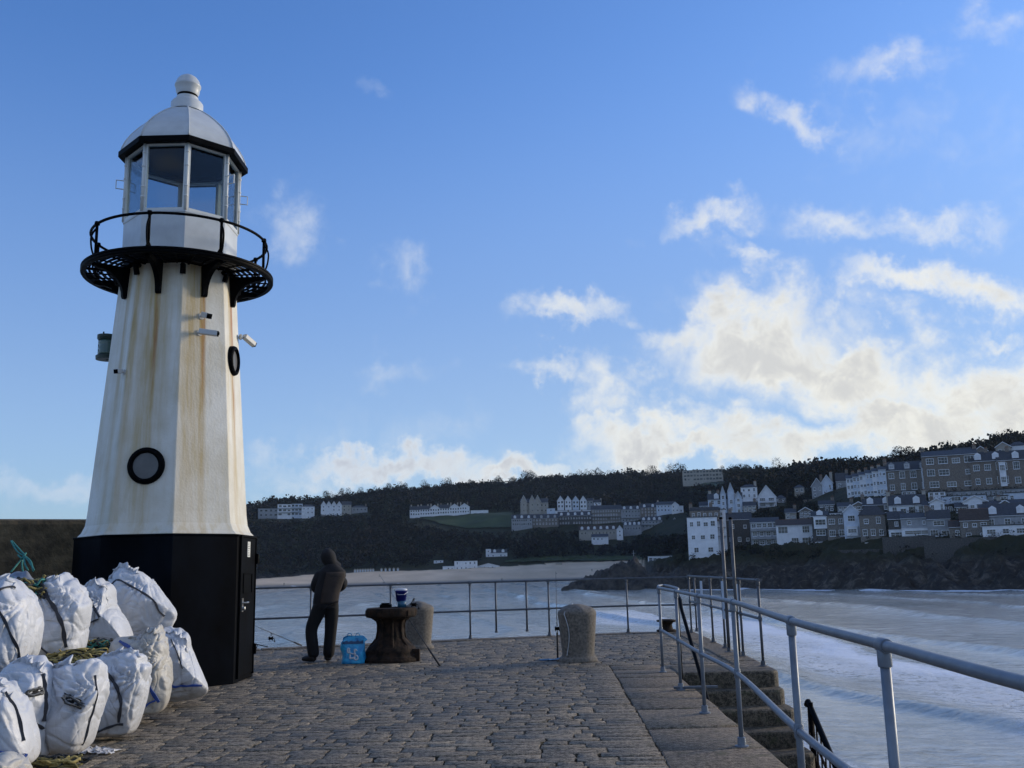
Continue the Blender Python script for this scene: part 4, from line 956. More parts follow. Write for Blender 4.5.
tangle('rope_tangle', 45, 762, 7.3, .28, .10, .022, 12, 'yellow and dark rope lying on the paving under the lowest sacks', [R_[2], R_[1], R_[0]], 15)
tangle('rope_tangle', 108, 583, 11.2, .07, .06, .035, 6, 'bit of dark rope at the left shoulder of the pointed sack', [R_[1], R_[0]], 16)
# loose black tarp mouth of the sack at the top left
g = MB(); c0 = atY(26, 588, 9.5)
for k in range(5):
    a0 = random.uniform(-.1, .1); P = [c0+Vector((-.20+.05*k, .1, -.02+.01*k)), c0+Vector((-.1+.06*k, -.05, .04)), c0+Vector((.02+.04*k, -.1, .01-.03*k)), c0+Vector((.09, -.12, -.08-.02*k))]; g.tube(spline(P, 5), .018, 6)
o = g.build('rubber_hose', R_[1], loc=tuple(c0), sm=True); tag(o, 'dark rubber hoses lying on top of the left sacks', 'hose')
# green hanging line tied at the wall
root = empty('green_rope', atY(20, 590, 9.5)); tag(root, 'bunch of green rope strands drawn up to a knot against the brown wall', 'rope')
def wl(pts, r): g = MB(); g.tube(spline([atY(x, y, Y) for x, y, Y in pts], 5), r, 6); g.build('strand', R_[3], root, sm=True)
for q1 in ([(11, 541, 10.3), (17, 551, 10.1), (24, 556, 10)], [(12, 541, 10.32), (20, 550, 10.1), (25, 555, 10)], [(24, 556, 10), (16, 566, 9.9), (11, 572, 9.8)], [(24, 556, 10), (22, 564, 9.9), (23, 572, 9.8)], [(24, 556, 10), (25, 564, 9.8), (28, 570, 9.7)], [(24, 555, 10), (30, 563, 9.8), (34, 570, 9.6)], [(25, 556, 10), (31, 562, 9.8), (33, 571, 9.6)], [(18, 555, 10), (22, 558, 9.95), (26, 553, 10)]): wl(q1, .009)
# clear plastic cover near the top left
g = MB(); nn = 16
for j in range(nn):
    for i in range(nn):
        u, v = i/(nn-1), j/(nn-1); p = atY(3+34*u, 580-9*sin(u*pi)*v+6*(1-v), 9.75-.35*(1-v)); g.v.append((p.x, p.y, p.z+.03*mn.noise(Vector((u*5, v*5, 7)))))
for j in range(nn-1):
    for i in range(nn-1): g.f.append((j*nn+i, j*nn+i+1, (j+1)*nn+i+1, (j+1)*nn+i))
o = g.build('plastic_sheet', pm('greyish_plastic', (.22, .24, .28), .3, bmp=.3), loc=tuple(atY(20, 585, 9.6)), sm=True); o.modifiers.new('s', 'SOLIDIFY').thickness = .004; tag(o, 'crumpled grey plastic sheet over the rope at the top of the left sacks', 'plastic sheet')

# ================================================================== BAY, HILLSIDE
ZW = -6.0
COLS = {
 60:  [(595,ZW),(620,587),(660,582),(720,573),(820,560),(900,552),(1000,550),(1400,550)],
 170: [(595,ZW),(616,585),(655,581),(720,563),(820,540),(890,532),(960,529),(1400,529)],
 250: [(595,ZW),(612,583),(650,579),(720,556),(800,530),(870,519),(920,514),(1400,514)],
 330: [(590,ZW),(615,580),(655,573),(720,552),(800,528),(860,517),(930,505),(1400,505)],
 400: [(580,ZW),(615,575),(650,571),(720,550),(790,521),(850,512),(950,496),(1400,496)],
 470: [(575,ZW),(610,573),(650,568),(700,548),(760,531),(800,515),(950,491),(1400,491)],
 540: [(590,ZW),(622,570),(655,565),(700,545),(740,532),(780,515),(960,485),(1400,485)],
 600: [(598,ZW),(625,569),(655,563),(700,545),(740,530),(780,512),(970,482),(1400,482)],
 640: [(592,ZW),(620,568),(650,560),(690,547),(730,532),(770,510),(950,481),(1400,481)],
 652: [(330,ZW),(345,573),(370,566),(560,559),(690,543),(770,511),(945,485),(1400,485)],
 690: [(305,ZW),(318,568),(330,558),(420,553),(600,541),(745,513),(900,485),(1400,485)],
 720: [(300,ZW),(312,566),(325,558),(345,549),(410,514),(560,501),(830,482),(1400,482)],
 760: [(293,ZW),(305,563),(318,549),(335,542),(400,509),(480,495),(700,480),(1400,480)],
 800: [(283,ZW),(297,565),(310,553),(328,540),(395,505),(440,497),(650,478),(1400,478)],
 850: [(272,ZW),(285,567),(296,557),(320,524),(345,501),(380,490),(560,473),(1400,473)],
 900: [(264,ZW),(278,567),(288,559),(310,522),(340,495),(380,482),(520,469),(1400,469)],
 960: [(257,ZW),(270,568),(280,558),(305,520),(335,492),(375,478),(490,461),(1400,461)],
 1030:[(250,ZW),(263,566),(273,554),(300,517),(335,491),(370,474),(470,450),(1400,450)],
 1250:[(235,ZW),(248,560),(260,548),(290,510),(325,485),(360,465),(460,440),(1400,440)]}
KX = sorted(COLS); CA = []; CR = []; CZ = []
for k in KX:
    d = ray(k, hy(k)); CA.append(atan2(d.x, d.y)); rr = []; zz = []
    for r, y in COLS[k]:
        rr.append(r)
        if y == ZW: zz.append(ZW)
        else:
            q = ray(k, y); zz.append(EYE+r*q.z/hypot(q.x, q.y))
    CR.append(rr); CZ.append(zz)
CA = np.array(CA); CR = np.array(CR, float); CZ = np.array(CZ, float)
def az_of(px): d = ray(px, hy(px)); return atan2(d.x, d.y)
def hsurf(a, r):
    """terrain height without roughness; a, r arrays (azimuth, distance)"""
    a = np.asarray(a, float); r = np.asarray(r, float); a, r = np.broadcast_arrays(a, r); sh = a.shape; a = a.ravel(); r = r.ravel()
    ac = np.clip(a, CA[0], CA[-1]); K = CR.shape[1]
    rr = np.stack([np.interp(ac, CA, CR[:, k]) for k in range(K)], 1); zz = np.stack([np.interp(ac, CA, CZ[:, k]) for k in range(K)], 1)
    z = np.full(len(a), np.nan)
    z = np.where(r < rr[:, 0], ZW-np.minimum((rr[:, 0]-r)*.25, 4), z)
    for k in range(K-1):
        m = (r >= rr[:, k]) & ((r < rr[:, k+1]) | (k == K-2)); t = (r-rr[:, k])/(rr[:, k+1]-rr[:, k]); z = np.where(m, zz[:, k]*(1-t)+zz[:, k+1]*t, z)
    return z.reshape(sh)
def shore_r(a): return np.interp(np.clip(a, CA[0], CA[-1]), CA, CR[:, 0])
BEACH_A = az_of(646)
def hfull(a, r):
    z = hsurf(a, r); x = r*np.sin(a); y = r*np.cos(a); rs_ = shore_r(a); d = r-rs_
    rock = np.clip((a-BEACH_A)/.01, 0, 1)*np.clip((d+3)/5, 0, 1)*np.clip((40-d)/16, 0, 1)
    z = z+rock*((ridged(x/10, y/10)-.58)*9+(ridged(x/3.3+9, y/3.3)-.5)*3.2)
    z = z+np.clip((d-60)/60, 0, 1)*(fbm(x/45, y/45)-.5)*5*np.clip((r-400)/200, 0, 1)+np.clip((d-36)/20, 0, 1)*(fbm(x/7, y/7)-.5)*1.2
    return z
def hit(px, py, r0=240, r1=1300):
    """where the sight line through (px, py) meets the hillside"""
    d = ray(px, py); h = hypot(d.x, d.y); a = atan2(d.x, d.y); r = np.arange(r0, r1, 2.0); z = hsurf(np.full(len(r), a), r); zr = EYE+r*d.z/h
    w = np.nonzero((z >= zr) & (r > shore_r(np.array([a]))[0]))[0]
    rr_ = r[w[0]] if len(w) else r1*.7
    return Vector((rr_*sin(a), rr_*cos(a), EYE+rr_*d.z/h)), rr_, a
def groundz(x, y): return float(hfull(np.array([atan2(x, y)]), np.array([hypot(x, y)]))[0])

# hillside sheet
na = 620; av = np.linspace(radians(-48), radians(48), na)
rv = np.concatenate([np.linspace(236, 360, 150), np.linspace(363, 700, 110)[0:], np.linspace(706, 1400, 90)])
A_, Rr = np.meshgrid(av, rv); Zt = hfull(A_, Rr)
m, nt, bs = newmat('hillside_ground'); v = coords(nt); at = N(nt, 'ShaderNodeAttribute'); at.attribute_name = 'zone'
n1 = noise_(nt, v, .12, 7, .65); n2 = noise_(nt, v, .35, 8, .75, .6)
scrub = ramp(nt, n1, [(.3, (.018, .02, .013)), (.5, (.032, .036, .018)), (.7, (.045, .038, .022))])
rock = ramp(nt, n2, [(.3, (.012, .011, .010)), (.52, (.05, .043, .037)), (.70, (.19, .165, .135))])
geo = N(nt, 'ShaderNodeNewGeometry'); s_ = N(nt, 'ShaderNodeSeparateXYZ'); L(nt, geo.outputs['Position'], s_.inputs[0])
hz = math_(nt, 'ADD', s_.outputs[2], math_(nt, 'MULTIPLY', n2, 3))
rk = mix(nt, smooth(nt, hz, 1.0, 5.5), rock, scrub)
sand = ramp(nt, noise_(nt, v, .05, 5, .6), [(.35, (.56, .44, .31)), (.65, (.70, .56, .41))])
sand = mix(nt, smooth(nt, s_.outputs[2], -4.2, -5.6), sand, (.24, .225, .20))
L(nt, mix(nt, at.outputs['Fac'], rk, sand), bs.inputs['Base Color']); bs.inputs['Roughness'].default_value = .9; bs.inputs['Specular IOR Level'].default_value = .2
bump(nt, n2, bs, .9, 1.6)
zone = (np.clip((BEACH_A-A_)/.004, 0, 1)*(Rr-shore_r(A_) < np.interp(A_, [az_of(250), az_of(330), az_of(450), az_of(640)], [50, 64, 74, 58]))).ravel()
hill = npmesh('hillside', np.stack([Rr*np.sin(A_), Rr*np.cos(A_), Zt], -1).reshape(-1, 3), gridfaces(len(rv), na)[:, ::-1], m, 'structure', sm=False, attrs={'zone': ('POINT', zone)})

# ------- water
m, nt, bs = newmat('sea_water'); v = coords(nt); at = N(nt, 'ShaderNodeAttribute'); at.attribute_name = 'foam'
mp_ = N(nt, 'ShaderNodeMapping'); mp_.inputs['Scale'].default_value = (.8, 1.0, 1); mp_.inputs['Rotation'].default_value = (0, 0, .25); t_ = N(nt, 'ShaderNodeTexCoord'); L(nt, t_.outputs['Object'], mp_.inputs[0])
f1_ = noise_(nt, mp_.outputs[0], .9, 9, .72, 1.2); f2_ = noise_(nt, mp_.outputs[0], 3.5, 6, .7, .6)
lace = math_(nt, 'SUBTRACT', 1.0, math_(nt, 'MULTIPLY', math_(nt, 'ABSOLUTE', math_(nt, 'SUBTRACT', f1_, .5)), 7.0), clamp=True)
fm = math_(nt, 'ADD', math_(nt, 'MULTIPLY', at.outputs['Fac'], 1.25), math_(nt, 'MULTIPLY', math_(nt, 'SUBTRACT', f2_, .5), 1.3))
foam = math_(nt, 'MAXIMUM', smooth(nt, fm, .55, 1.0), math_(nt, 'MULTIPLY', math_(nt, 'MULTIPLY', lace, smooth(nt, at.outputs['Fac'], .03, .4)), .85))
n0 = noise_(nt, v, .03, 4, .5)
mz_ = N(nt, 'ShaderNodeMapping'); mz_.inputs['Scale'].default_value = (.30, .75, 1); mz_.inputs['Rotation'].default_value = (0, 0, .12); L(nt, t_.outputs['Object'], mz_.inputs[0])
ns_ = noise_(nt, mz_.outputs[0], 1.6, 7, .72, .8)
wc = ramp(nt, math_(nt, 'ADD', math_(nt, 'MULTIPLY', n0, .35), math_(nt, 'MULTIPLY', ns_, .65)), [(.38, (.24, .26, .245)), (.50, (.42, .425, .39)), (.62, (.66, .65, .60))])
L(nt, mix(nt, foam, wc, (.74, .78, .84)), bs.inputs['Base Color'])
L(nt, math_(nt, 'ADD', .07, math_(nt, 'MULTIPLY', foam, .6)), bs.inputs['Roughness']); bs.inputs['IOR'].default_value = 1.333
w1 = noise_(nt, mp_.outputs[0], .55, 4, .55, .4); w2n = noise_(nt, mp_.outputs[0], 2.4, 5, .6, .3); w3 = noise_(nt, mp_.outputs[0], 9, 3, .6)
hgt = math_(nt, 'ADD', math_(nt, 'ADD', math_(nt, 'MULTIPLY', w1, .20), math_(nt, 'MULTIPLY', w2n, .065)), math_(nt, 'ADD', math_(nt, 'MULTIPLY', w3, .008), math_(nt, 'MULTIPLY', foam, .05)))
bump(nt, hgt, bs, .85, 1.0)
na = 520; av = np.linspace(radians(-44), radians(44), na); rv = np.concatenate([np.geomspace(9, 200, 330), np.geomspace(201, 760, 170)])
A_, Rr = np.meshgrid(av, rv); X = Rr*np.sin(A_); Y = Rr*np.cos(A_)
warp = (fbm(X/38+3, Y/60)-.5)*16; u = X+.10*Y+warp; lam = 21.0; ph = ((u+3.0)/lam) % 1.0; cid = np.floor((u+3.0)/lam)
amp = .22+.55*vn(cid*3.7+5, Y/45+cid*1.9)**1.6
prof = np.where(ph < .5, np.exp(-((ph-.5)/.05)**2), np.exp(-((ph-.5)/.13)**2))
fade = np.clip((760-Rr)/200, 0, 1)*np.clip((Rr-15)/25, .2, 1)
Zw = ZW+fade*(amp*prof*1.0+(fbm(X/5, Y/9)-.5)*.28+(fbm(X/1.6, Y/3)-.5)*.08)
foamA = np.zeros_like(X)
def band(x0, x1, y0, y1, s=1., sx0=2.5):
    e = (fbm(X/9+20, Y/14)-.5)*9
    xx = X+e; return s*np.clip((xx-x0)/sx0, 0, 1)*np.clip((x1-xx)/1.2, 0, 1)*np.clip((Y-y0)/12, 0, 1)*np.clip((y1-Y)/25, 0, 1)
foamA = np.maximum(foamA, band(19, 31, 25, 150, .78, 9)); foamA = np.maximum(foamA, band(6, 20, 120, 178, .55, 10)*.9); foamA = np.maximum(foamA, band(5, 14, 20, 75, .35, 8))
d_sh = shore_r(A_)-Rr
foamA = np.maximum(foamA, .75*np.clip((14-d_sh)/8, 0, 1)*(vn(X/6, Y/6) > .35)); foamA = np.maximum(foamA, .5*(A_ < BEACH_A)*np.exp(-((d_sh-30-10*fbm(X/60, Y/60))/4)**2)); foamA = np.maximum(foamA, .13*fbm(X/16, Y/30)*np.clip((Rr-20)/40, 0, 1))
water = npmesh('water', np.stack([X, Y, Zw], -1).reshape(-1, 3), gridfaces(len(rv), na)[:, ::-1], m, 'structure', sm=True, attrs={'foam': ('POINT', foamA.ravel())})
g = MB(); g.lathe([(1, ZW-.45), (2900, ZW-.45)], n=48, close=False); g.f = [f[::-1] for f in g.f]; o = g.build('open_sea', m); o['kind'] = 'structure'
g = MB(); g.lathe([(1, -14), (2950, -14)], n=48, close=False); g.f = [f[::-1] for f in g.f]; o = g.build('sea_bed', pm('sea_bed_sand', (.1, .09, .07), .9, bmp=0)); o['kind'] = 'structure'

# rocky islet at the end of the headland
def rocks(name, cpx, r0, L_, W_, prof, label, seed):
    a = az_of(cpx); n1_, n2_ = 150, 46; V = []
    ux = Vector((cos(a), -sin(a), 0)); uy = Vector((sin(a), cos(a), 0)); c = uy*r0
    for j in range(n2_):
        v_ = j/(n2_-1)*2-1
        for i in range(n1_):
            t = i/(n1_-1); h = np.interp(t, [p[0] for p in prof], [p[1] for p in prof]); wv = W_*(.35+.65*min(1, h/6))
            p = c+ux*((t-.5)*L_)+uy*(v_*wv); rg = float(ridged(np.array([p.x/6+seed]), np.array([p.y/6]))[0]); rg2 = float(ridged(np.array([p.x/1.8+seed]), np.array([p.y/1.8]))[0])
            z = ZW-1.2+(h+1.2)*(1-abs(v_)**2.4)*(.80+.55*rg)+(rg2-.5)*2.0; V.append((p.x, p.y, z))
    o = npmesh(name, np.array(V)-np.array([c.x, c.y, ZW]), gridfaces(n2_, n1_), ROCKM, sm=False); o.location = (c.x, c.y, ZW); tag(o, label, 'rock'); return o
ROCKM = pm('dark_wet_rock', (.014, .013, .012), .75, var=.5, scale=.5, col2=(.075, .064, .052), bmp=.9, bscale=2.5, bdist=.4)
rocks('rock_outcrop', 605, 322, 29, 7, [(0, 0), (.12, 1.2), (.3, 3.2), (.5, 5.0), (.7, 7.0), (.86, 7.6), (.94, 6), (1, 3.5)], 'dark rock stack rising out of the water at the tip of the headland', 3)
rocks('rock_outcrop', 662, 312, 22, 6, [(0, 1.5), (.3, 3.2), (.6, 4.5), (1, 5.0)], 'low dark rocks at the foot of the headland, right of the rock stack', 8)

# ------- houses
WALL = {
 'white': pm('white_render', (.74, .75, .76), .8, var=.10, scale=.6, bmp=0), 'cream': pm('cream_render', (.36, .33, .28), .8, var=.12, scale=.6, bmp=0),
 'stone': pm('granite_rubble', (.20, .18, .155), .9, var=.4, scale=3, bmp=.4, bscale=4, bdist=.1), 'grey': pm('grey_render', (.30, .31, .32), .85, var=.2, scale=1, bmp=0),
 'brown': pm('brown_stone', (.20, .17, .14), .9, var=.4, scale=3, bmp=.4, bscale=4, bdist=.1), 'dark': pm('dark_stone', (.085, .08, .074), .9, var=.4, scale=3, bmp=.4, bscale=4, bdist=.1),
 'paleblue': pm('pale_blue_render', (.55, .61, .68), .8, var=.1, scale=1, bmp=0), 'terracotta': pm('ridge_tile', (.16, .07, .04), .8, var=.3, scale=2, bmp=0)}
SLATE = pm('roof_slate', (.042, .045, .052), .7, var=.35, scale=2.2, bmp=.4, bscale=5, bdist=.05); SLATEB = pm('brown_roof_tile', (.05, .036, .03), .8, var=.3, scale=2, bmp=.4, bscale=5, bdist=.05)
SLATEG = pm('lichened_slate', (.075, .075, .07), .8, var=.4, scale=2, bmp=.3, bscale=5, bdist=.05)
FRAME = pm('white_window_frame', (.72, .74, .76), .6, var=.05, bmp=0)
m, nt, bs = newmat('window_glass'); oi = N(nt, 'ShaderNodeObjectInfo'); L(nt, ramp(nt, oi.outputs['Random'], [(0, (.02, .025, .03)), (.6, (.05, .055, .06)), (1, (.16, .16, .15))]), bs.inputs['Base Color']); bs.inputs['Roughness'].default_value = .12; WGL = m
CHIM = WALL['brown']; POT = pm('clay_pot', (.14, .075, .05), .8, bmp=0); RAILW = pm('white_balcony_rail', (.5, .52, .55), .6, bmp=0)
BOXES = []    # picture boxes of houses: keeps the woods from standing in front of them
WM = {}
def winmesh(w, h, fr=.12, bars=1):
    key = (round(w, 1), round(h, 1), bars)
    if key in WM: return WM[key]
    w, h = key[0], key[1]; g = MB(); a, b = -w/2, w/2
    g.box(a, -.10, 0, a+fr, 0, h); g.box(b-fr, -.10, 0, b, 0, h); g.box(a+fr, -.10, h-fr, b-fr, 0, h); g.box(a-.05, -.16, -.08, b+.05, 0, 0); g.box(a+fr, -.10, .001, b-fr, 0, fr)
    if h > 1.1: g.box(a+fr, -.085, h*.5-.03, b-fr, 0, h*.5+.03)
    for i in range(bars): x = a+(i+1)*w/(bars+1); g.box(x-.03, -.08, fr, x+.03, 0, h-fr)
    p = MB(); p.box(a+fr-.01, -.05, fr-.01, b-fr+.01, -.005, h-fr+.01)
    WM[key] = (g.mesh('window', FRAME), p.mesh('pane', WGL)); return WM[key]
def addwin(root, x, y, z, w, h, bars=1, pane=True, rz_=0):
    a, b = winmesh(w, h, bars=bars)
    if not pane and pane is not None: a = b if root.get('palewall') else a
    o = bpy.data.objects.new('window', a); C.objects.link(o); o.parent = root; o.location = (x, y, z); o.rotation_euler.z = rz_
    if pane: q = bpy.data.objects.new('pane', b); C.objects.link(q); q.parent = o
    return o
HOUSES = []; WR = random.Random(4)
def house(name, x0, x1, base, eave, wall, rows, cols, label, roof='side', rh=None, cat='house', chim=(), dorm=0, yaw=0., depth=None, r=None, roofm=None, bays=(), win=(1.0, 1.3), pane=True, group=None, lowmat=None, balc=(), wfill=None, found=4, roofw=.3):
    """a building whose front runs from column x0 to x1 of the photograph, standing on the hillside at row `base`, eaves at row `eave`"""
    xc = (x0+x1)/2
    if r is None: P, rr_, a = hit(xc, base)
    else: d = ray(xc, base); h_ = hypot(d.x, d.y); a = atan2(d.x, d.y); rr_ = r; P = Vector((r*sin(a), r*cos(a), EYE+r*d.z/h_))
    k = rr_/F*1.03; w = (x1-x0)*k/max(.5, cos(yaw)); H = (base-eave)*k; D = depth or min(9, max(5, w*.7)); root = empty(name, P, -a+yaw, world=False)
    tag(root, label, cat, group); W_ = w/2; BOXES.append((x0-2, x1+2, eave-6, base+1, rr_)); HOUSES.append((P.x, P.y, max(W_, 6)))
    rh_ = (rh*k if rh is not None else min(3.2, D*.38))
    g = MB(); wm = WALL[wall]; root['palewall'] = 1 if wall in ('white', 'paleblue', 'cream', 'grey') else 0
    if roof == 'front':      # gable faces the viewer
        vs = [(-W_, 0, -found), (W_, 0, -found), (W_, 0, H), (0, 0, H+rh_), (-W_, 0, H)]; vs += [(x, D, z) for x, _, z in vs]
        g.add(vs, [(0, 1, 2, 3, 4), (9, 8, 7, 6, 5), (0, 4, 9, 5), (1, 6, 7, 2), (4, 3, 8, 9), (3, 2, 7, 8)])
    elif roof == 'side':
        vs = [(-W_, 0, -found), (-W_, D, -found), (-W_, D, H), (-W_, D/2, H+rh_), (-W_, 0, H)]; vs += [(W_, y, z) for _, y, z in vs]
        g.add(vs, [(0, 1, 2, 3, 4)[::-1], (5, 6, 7, 8, 9), (0, 5, 9, 4), (1, 2, 7, 6), (4, 9, 8, 3), (3, 8, 7, 2)])
    else: g.box(-W_, 0, -found, W_, D, H)
    g.f = [f for f in g.f]; o = g.build('wall', wm, root)
    t = .18; g = MB(); rm = roofm or SLATE; ov = roofw
    if roof == 'front':
        for s in (-1, 1):
            e = Vector((s*(W_+ov), 0, H-ov*rh_/W_)); tp = Vector((0, 0, H+rh_)); n_ = Vector((s*rh_, 0, W_)).normalized()*t
            q = [e, tp, tp+n_*1, e+n_]; vs = [(p.x, -.35, p.z+.02) for p in q]+[(p.x, D+.2, p.z+.02) for p in q]; g.add(vs, [(0, 1, 2, 3), (7, 6, 5, 4), (0, 4, 5, 1), (1, 5, 6, 2), (2, 6, 7, 3), (3, 7, 4, 0)])
    elif roof == 'side':
        for s, y_ in ((-1, 0), (1, D)):
            e = Vector((0, y_+s*ov, H-ov*rh_/(D/2))); tp = Vector((0, D/2, H+rh_)); n_ = Vector((0, s*rh_, D/2)).normalized()*t
            q = [e, tp, tp+n_, e+n_]; vs = [(-W_-.15, p.y, p.z+.02) for p in q]+[(W_+.15, p.y, p.z+.02) for p in q]; g.add(vs, [(0, 1, 2, 3), (7, 6, 5, 4), (0, 4, 5, 1), (1, 5, 6, 2), (2, 6, 7, 3), (3, 7, 4, 0)])
    elif roof == 'hip':
        i_ = min(W_, D/2)*.8; vs = [(-W_-ov, -ov, H+.01), (W_+ov, -ov, H+.01), (W_+ov, D+ov, H+.01), (-W_-ov, D+ov, H+.01), (-W_+i_, D/2, H+rh_), (W_-i_, D/2, H+rh_)]
        g.add(vs, [(0, 3, 2, 1), (0, 1, 5, 4), (1, 2, 5), (2, 3, 4, 5), (3, 0, 4)])
    elif roof == 'mansard':
        vs = []; 
        for (i_, z) in ((-.15, H+.01), (.25, H+rh_*.9), (1.6, H+rh_)): vs += [(-W_+i_, i_, z), (W_-i_, i_, z), (W_-i_, D-i_, z), (-W_+i_, D-i_, z)]
        g.add(vs, [(0, 3, 2, 1), (8, 9, 10, 11)]+[(b_+j, b_+(j+1) % 4, b_+4+(j+1) % 4, b_+4+j) for b_ in (0, 4) for j in range(4)])
    else: g.box(-W_-.2, -.25, H+.01, W_+.2, D+.2, H+.22)
    rf = g.build('roof', rm, root)
    if roof in ('side',) :
        g = MB(); g.tube([(-W_-.1, D/2, H+rh_+.16), (W_+.1, D/2, H+rh_+.16)], .10, 6); g.build('ridge', WALL['terracotta'] if rm is not SLATE else SLATEG, rf)
        g = MB(); g.box(-W_-.1, -ov-.02-.10, H-ov*rh_/(D/2)-.06, W_+.1, -ov-.02, H-ov*rh_/(D/2)+.05); g.build('gutter', FRAME, rf)
    if roof == 'front':
        g = MB()
        for s in (-1, 1):
            e = Vector((s*(W_+ov), -.42, H-ov*rh_/W_-.05)); tp = Vector((0, -.42, H+rh_-.02)); vs = [e, tp, tp+Vector((0, 0, .28)), e+Vector((0, 0, .28))]; vs += [v_+Vector((0, .06, 0)) for v_ in vs]; g.add(vs, [(0, 1, 2, 3), (7, 6, 5, 4), (0, 4, 5, 1), (3, 2, 6, 7), (1, 5, 6, 2), (0, 3, 7, 4)])
        g.build('bargeboard', FRAME, rf)
    for c in chim:
        x = -W_+c*w; y_ = D/2 if roof != 'front' else D*.4; zt = H+rh_+1.1; g = MB(); g.box(x-.55, y_-.35, H*.6, x+.55, y_+.35, zt); g.box(x-.62, y_-.42, zt, x+.62, y_+.42, zt+.14); ch = g.build('chimney', CHIM if wall not in ('white', 'paleblue') or random.random() < .4 else WALL['cream'], rf)
        g = MB()
        for q in (-.3, 0, .3): g.lathe([(.12, zt+.14), (.10, zt+.6)], c=(x+q, y_, 0), n=7)
        g.build('chimney_pots', POT, ch)
    for i in range(dorm):    # dormers on the front slope
        x = -W_+(i+.5)/dorm*w; dw = min(1.9, w/dorm*.55); z0 = H+rh_*.12; g = MB(); hh = min(1.4, rh_*.62)+.2
        vs = [(x-dw/2, .1, z0), (x+dw/2, .1, z0), (x+dw/2, .1, z0+hh), (x, .1, z0+hh+dw*.36), (x-dw/2, .1, z0+hh)]; vs += [(p[0], D*.45, p[2]) for p in vs]
        g.add(vs, [(0, 1, 2, 3, 4), (9, 8, 7, 6, 5), (0, 4, 9, 5), (1, 6, 7, 2), (4, 3, 8, 9), (3, 2, 7, 8)]); dm = g.build('dormer', WALL['white'] if wall != 'stone' else WALL['grey'], rf)
        q = addwin(dm, x, .09, z0+.15, min(1.3, dw-.4), hh-.25, 1, False)
    # windows
    if rows:
        fh = H/rows
        for j in range(rows):
            cj = cols[j] if isinstance(cols, (list, tuple)) else cols
            for i in range(cj):
                x = -W_+(i+.5)/cj*w*.94+w*.03; ww, wh = win; ww *= WR.choice((.82, 1, 1, 1.12)); wh *= WR.choice((.85, 1, 1.1))
                if WR.random() < .07: continue
                ww = min(ww*(wfill or 1), w/cj*.82); wh = min(wh, fh*.62)
                addwin(root, x, -.003, fh*j+fh*.28, ww, wh, 2 if ww > 1.7 else 1, pane)
    for (bx0, bx1, b0, b1, bm) in bays:     # projecting white bay windows / porches: fractions of width and height
        g = MB(); xa, xb = -W_+bx0*w, -W_+bx1*w; g.box(xa, -.9, b0*H, xb, -.004, b1*H); g.box(xa-.1, -1.02, b1*H+.002, xb+.1, -.004, b1*H+.18); by = g.build('bay', WALL[bm], root)
        nfl = max(1, round((b1-b0)*rows)) if rows else 1
        for j in range(nfl): addwin(by, (xa+xb)/2, -.905, b0*H+(b1-b0)*H/nfl*(j+.3), (xb-xa)*.8, (b1-b0)*H/nfl*.52, 2, pane)
    for (c0, c1, fz) in balc:       # balconies
        g = MB(); xa, xb = -W_+c0*w, -W_+c1*w; z = fz*H; g.box(xa, -1.3, z-.15, xb, -.004, z); b_ = g.build('balcony', WALL['grey'], root)
        g = MB(); g.box(xa, -1.3, z+.95, xb, -1.24, z+1.03)
        nb = max(3, int((xb-xa)/.45))
        for i in range(nb+1): x = xa+(xb-xa-.06)*i/nb; g.box(x, -1.29, z+.001, x+.05, -1.25, z+.949)
        g.build('balcony_rail', RAILW, b_)
    return root, w, H, D, rr_
H_ = house
T = 'terraced houses and hotels on the hillside'
# waterfront row, left to right
H_('hotel', 690, 718, 556, 520, 'white', 3, [2, 3, 4], 'white hotel block at the water edge with a brown attic, leftmost on the waterfront', roof='flat', cat='hotel', win=(1.5, 1.6), found=2.5, r=318, depth=10)
H_('hotel_attic', 691, 719, 519.4, 511, 'brown', 1, 5, 'brown attic storey with a dark roof on top of the white waterfront hotel', roof='mansard', rh=3.5, chim=(.04, .72), cat='attic', win=(.9, 1.4), found=.3, r=319.5, depth=8)
H_('hotel', 718, 727, 545, 512, 'white', 4, 1, 'narrow white wing behind the two tall poles', roof='flat', cat='hotel', win=(1.3, 1.4), r=326, balc=((.05, .95, .25), (.05, .95, .5)))
H_('hotel', 728, 752, 545, 521, 'dark', 2, [3, 2], 'dark stone block with a lean roof between the tall poles and the balconied flats', roof='side', rh=6, chim=(.2,), cat='hotel', r=331)
H_('flats', 753, 779, 547, 524, 'grey', 3, [4, 4, 5], 'grey waterfront flats with two rows of white railed balconies', roof='side', rh=4, cat='flats', win=(1.5, 1.6), balc=((.02, .98, .33), (.02, .98, .66)), r=322)
H_('flats', 779.5, 812, 548, 527, 'white', 2, 3, 'white waterfront flats with three tall brown window bays and a red gable peak', roof='side', rh=5, cat='flats', win=(2.7, 2.6), wfill=1.0, r=318, roofm=SLATEB, bays=())
H_('waterfront_house', 815, 830, 550, 519, 'dark', 3, [1, 1, 1], 'narrow slate fronted house with a round topped white dormer and white bay', roof='side', rh=4, dorm=1, r=312, win=(2.4, 1.5), bays=((.12, .9, .62, .95, 'white'), (.12, .9, .0, .22, 'white')))
H_('waterfront_house', 830.5, 847, 552, 519, 'stone', 3, 2, 'tall stone waterfront house with a glazed white rooftop room', roof='flat', rh=3, r=311, win=(1.6, 1.9)); H_('rooftop_room', 831, 846, 518.3, 513.5, 'white', 1, 3, 'white glazed rooftop room on the tall stone waterfront house', roof='flat', r=312.5, found=.2, depth=5, cat='roof room', win=(1.3, 1.2))
